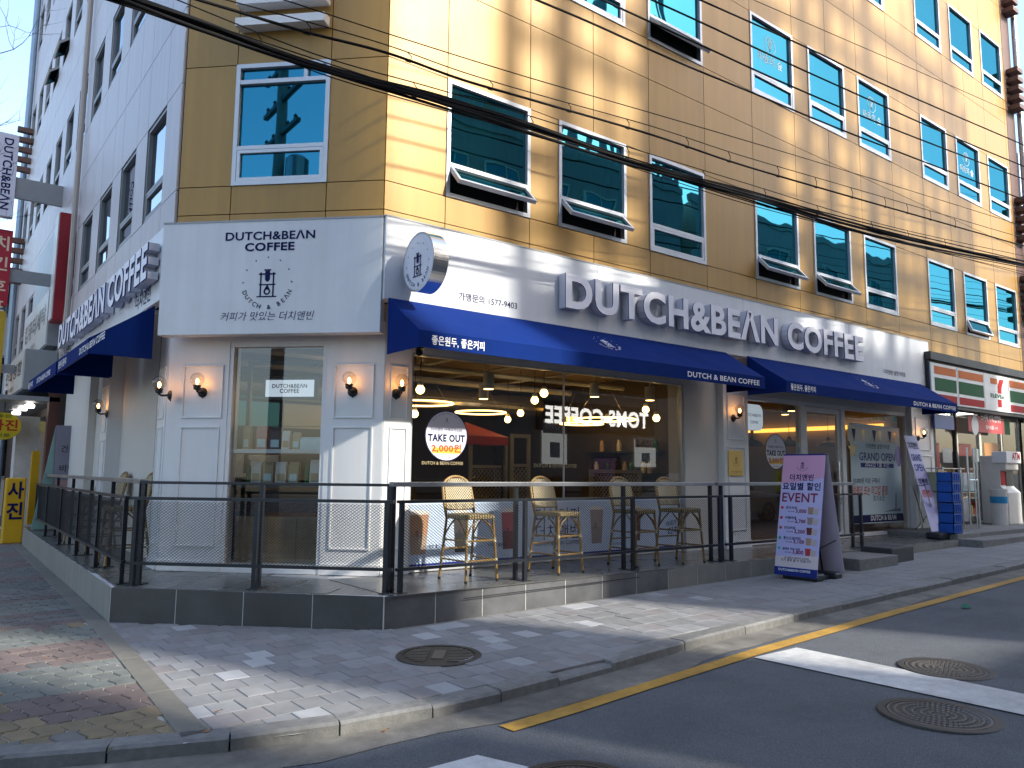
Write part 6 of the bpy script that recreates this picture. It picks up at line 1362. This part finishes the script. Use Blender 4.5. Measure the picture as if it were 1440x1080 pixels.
mk('arm', MB().wb(x1, 2.42, 21.05, 21.15, z0+.5, z0+1.0), 'alu_grey', vs_)
x0, x1, z0, z1 = facing(-28, 317, 10, 430, 21.3); F = FY(21.3); t = thing('blade_sign', 'red vertical blade sign with cream lettering under the white one', 'sign', (x1, 21.3, z0), 'blade signs on the side street'); mk('case', MB().box(F, x0, x1, z0, z1, -.22, 0), mat('blade_red', (.38, .012, .03), .45), t)
mb = MB()
for k, c in enumerate('치킨호프'): put_text(mb, F, x1-.34, z1-.5-.48*k, .28, c, .004, off=.02)
mk('lettering', mb, mat('cream_text', (.7, .55, .4), .5), t); mk('arm', MB().wb(x1, 2.42, 21.36, 21.44, z0+.6, z0+.9), 'alu_grey', t)
x0, x1, z0, z1 = facing(-28, 434, -2, 560, 21.3); t = thing('blade_sign', 'mustard yellow vertical blade sign at the left edge', 'sign', (x1, 21.3, z0), 'blade signs on the side street'); mk('case', MB().box(FY(21.3), x0, x1, z0, z1, -.22, 0), mat('blade_yellow', (.50, .33, .02), .45), t); mk('arm', MB().wb(x1, 2.42, 21.36, 21.44, z0+.6, z0+.8), 'alu_grey', t); words('lettering', FY(21.3), x1-.3, z0+1.2, .22, '점', 'navy', t, .004, off=.03)
# oval and standing photo-shop signs
F = FY(20.6); c = at_y(5, 599, 20.6); e = at_y(30, 599, 20.6); rx = e.x-c.x; rz = at_y(5, 580, 20.6).z-c.z
t = thing('oval_sign', 'yellow oval photo shop sign with red lettering', 'sign', (c.x, 20.6, c.z)); pts = [(c.x+rx*math.cos(k*math.pi/16), c.z+rz*math.sin(k*math.pi/16)) for k in range(32)]
mk('plate', MB().prism(F, pts, -.10, 0), mat('sign_yellow', (.62, .48, .015), .4), t); words('lettering', F, c.x-rx*.8, c.z-rz*.35, rx*1.6, '사진', mat('text_red', (.45, .02, .01), .5), t, .004, off=.03, h=rz*.85); words('lettering', F, c.x-rx*.45, c.z+rz*.62, rx*.9, '좋은', 'stripe_green', t, .004, h=rz*.22); words('lettering', F, c.x-rx*.4, c.z-rz*.8, rx*.8, '전문', 'stripe_green', t, .004, h=rz*.25); mk('hanger', MB().tube([(c.x, 20.65, c.z+rz), (c.x, 20.65, 3.3)], .015, 6), 'black_metal', t)
YB = 19.75; x0, x1, z0, z1 = facing(9, 672, 33, 736, YB); F = FY(YB); t = thing('standing_sign', 'yellow standing sign with navy photo shop lettering at the end of the railing', 'sign', ((x0+x1)/2, YB, z0), 'yellow standing signs'); mk('board', MB().box(F, x0, x1, g(x0), z1, -.25, 0), mat('board_yellow', (.62, .36, .01), .45), t, bevel=.03)
for k, c_ in enumerate('사진'): words('lettering', F, x0+(x1-x0)*.12, z1-(z1-z0)*(.46+.45*k), (x1-x0)*.78, c_, 'navy', t, .004, off=.03, h=(z1-z0)*.38)
x0, x1, z0, z1 = facing(46, 634, 54, 672, 20.4); tag(mk('standing_sign', MB().wb(x0, x1, 20.4, 20.6, T, z1), 'board_yellow'), 'slim orange standing sign beside the white pillar', 'sign', 'yellow standing signs')
# A-frame board on the side terrace
Yb = 18.3; x0, x1, z0, z1 = facing(82, 598, 112, 672, Yb); t = thing('folding_board', 'teal and mauve folding menu board on the side terrace', 'sign board', ((x0+x1)/2, Yb+.3, T)); F = FY(Yb)
b1 = mk('front_board', MB().prism(F, [(x0, T+.02), (x1+.06, T+.02), (x1-.04, z1), (x0-.03, z1)], -.03, 0), mat('board_mauve', (.21, .20, .25), .6), t); words('lettering', F, x0+.08, z1-.55, .42, '건강한', 'black', b1, .004); words('lettering', F, x0+.08, z1-.95, .42, '비빔밥', 'black', b1, .004)
mk('side_board', MB().prism(F, [(x0-.035, z1-.02), (x0-.34, T+.02), (x0-.005, T+.02)], -.06, -.03), mat('board_teal', (.20, .33, .30), .6), t); mk('print', MB().face(F, [(x0+.02, T+.55), (x0+.28, T+.55), (x0+.26, T+1.0), (x0+.02, T+1.0)], .003), mat('print_pink', (.40, .24, .24), .6), b1)
# boxed signs on the side facade past the coffee shop
def side_box(px0, px1, py0, py1, Y, ln, xw, m, label, txt, tm):
    xa = at_y(px0, py0, Y).x; z1 = at_y((px0+px1)/2, py0, Y).z; z0 = at_y((px0+px1)/2, py1, Y).z
    t = thing('box_sign', label, 'sign', (xa, Y+ln/2, z0), 'box signs on the side facade'); mk('case', MB().wb(xa, xw, Y, Y+ln, z0, z1), m, t, bevel=.01); mk('face', MB().wb(xa-.02, xa, Y+.03, Y+ln-.03, z0+.03, z1-.03), mat('box_face', (.60, .61, .58), .4), t)
    FX = Fr((xa-.02, 0, 0), (0, -1, 0), (-1, 0, 0)); words('lettering', FX, -Y-ln+.3, z0+(z1-z0)*.4, ln-.6, txt, tm, t, .004, h=(z1-z0)*.38, off=.02); words('lettering', FX, -Y-ln+.3, z0+(z1-z0)*.12, ln*.5, '전화 031', tm, t, .004, h=(z1-z0)*.14)
mat('box_grey', (.30, .32, .33), .5, .2)
side_box(71, 92, 407, 487, 19.7, 4.6, 2.40, 'box_grey', 'grey box sign with dark lettering above the next shop', '컴퓨터세탁', 'rail_metal'); side_box(36, 84, 492, 549, 19.62, 4.2, 2.40, 'box_grey', 'deep grey box sign with brown lettering over the next shop entrance', '인쇄명함', 'brown_panel')
side_box(85, 112, 300, 452, 19.0, .55, 2.40, mat('box_red', (.30, .01, .02), .5), 'tall red box sign standing off the side facade', '교회', 'print_white')
p = at_x(58, 340, 2.38); q = at_x(90, 330, 2.38); tag(mk('faded_sign', MB().wb(2.34, 2.38, 19.7, 24.5, 5.4, 7.3), mat('faded_blue', (.46, .54, .58), .5, 0, .1)), 'faded pale blue panel sign on the lilac side facade', 'sign')
# the next shop along the side street
ns = thing('next_shop', 'dark fronted small shop past the coffee shop on the side street', 'shop', (2.6, 22, 0)); mk('front', MB().wb(2.5, 2.8, 19.5, 30.8, 0, 3.7), mat('shop_brown', (.045, .03, .025), .6), ns); mk('pillar', MB().wb(1.85, 2.3, 20.9, 21.5, g(2), 2.75), mat('pillar_white', (.55, .55, .55), .7, 0, .15, 5), ns); mk('pillar', MB().wb(2.3, 2.5, 19.6, 19.9, 0, 3.4), mat('pillar_brown', (.09, .03, .02), .6), ns)
mk('glazing', MB().wb(2.45, 2.49, 20.2, 24, .5, 2.8), 'car_glass', ns); mk('canopy', MB().wb(1.35, 2.5, 19.6, 28, 3.02, 3.12), 'alu_grey', ns)
for i, (y, z) in enumerate(((20.2, 2.9), (21.6, 2.92), (23, 2.9))): tag(mk('work_lamp', MB().lathe((2.0, y, z), (0, 0, 1), [(.09, 0), (.10, .06), (.03, .12)], 14), 'lamp_white'), ('nearest white lamp under the next shop canopy', 'middle white lamp under the next shop canopy', 'farthest white lamp under the next shop canopy')[i], 'lamp', 'lamps under the canopy')
# background at the end of the side street
for i, (x0, x1, y0, y1, h, m, lb) in enumerate(((-14, 1.2, 46, 60, 9.5, mat('far_grey', (.30, .27, .25), .7, 0, .12, 1), 'low grey brown building closing the end of the side street'), (1.0, 12, 33, 46, 8.2, mat('far_cream', (.5, .46, .4), .7, 0, .1, 1), 'cream building past the lilac facade'), (-16, -7.5, 24, 40, 12, 'opp_wall', 'grey building on the far left of the side street'))):
    t = thing('street_building', lb, 'building', ((x0+x1)/2, y0, 0), 'buildings at the end of the side street'); mk('wall', MB().wb(x0, x1, y0, y1, -.3, h), m, t); mk('roof', MB().wb(x0-.3, x1+.3, y0-.3, y1+.3, h, h+.3), 'brown_panel', t)
    for k in range(3):
        for j in range(int((x1-x0)//2.4)): w = mk('window', MB().wb(x0+.6+2.4*j, x0+2.0+2.4*j, y0-.05, y0, 1.2+2.9*k, 2.7+2.9*k), 'alu_grey', t); mk('pane', MB().wb(x0+.7+2.4*j, x0+1.9+2.4*j, y0-.07, y0-.05, 1.3+2.9*k, 2.6+2.9*k), 'window_side', w)
    if i == 0: mk('shop_sign', MB().wb(-10, 1.0, 45.7, 46, 3.0, 4.2), 'sign_yellow', t); mk('shop_sign', MB().wb(-10, 1.0, 45.7, 46, 4.6, 6.0), mat('far_orange', (.5, .25, .05), .5), t)
    if i == 1: mk('shop_sign', MB().wb(1.2, 11, 32.8, 33, 2.9, 3.9), 'sign_yellow', t)
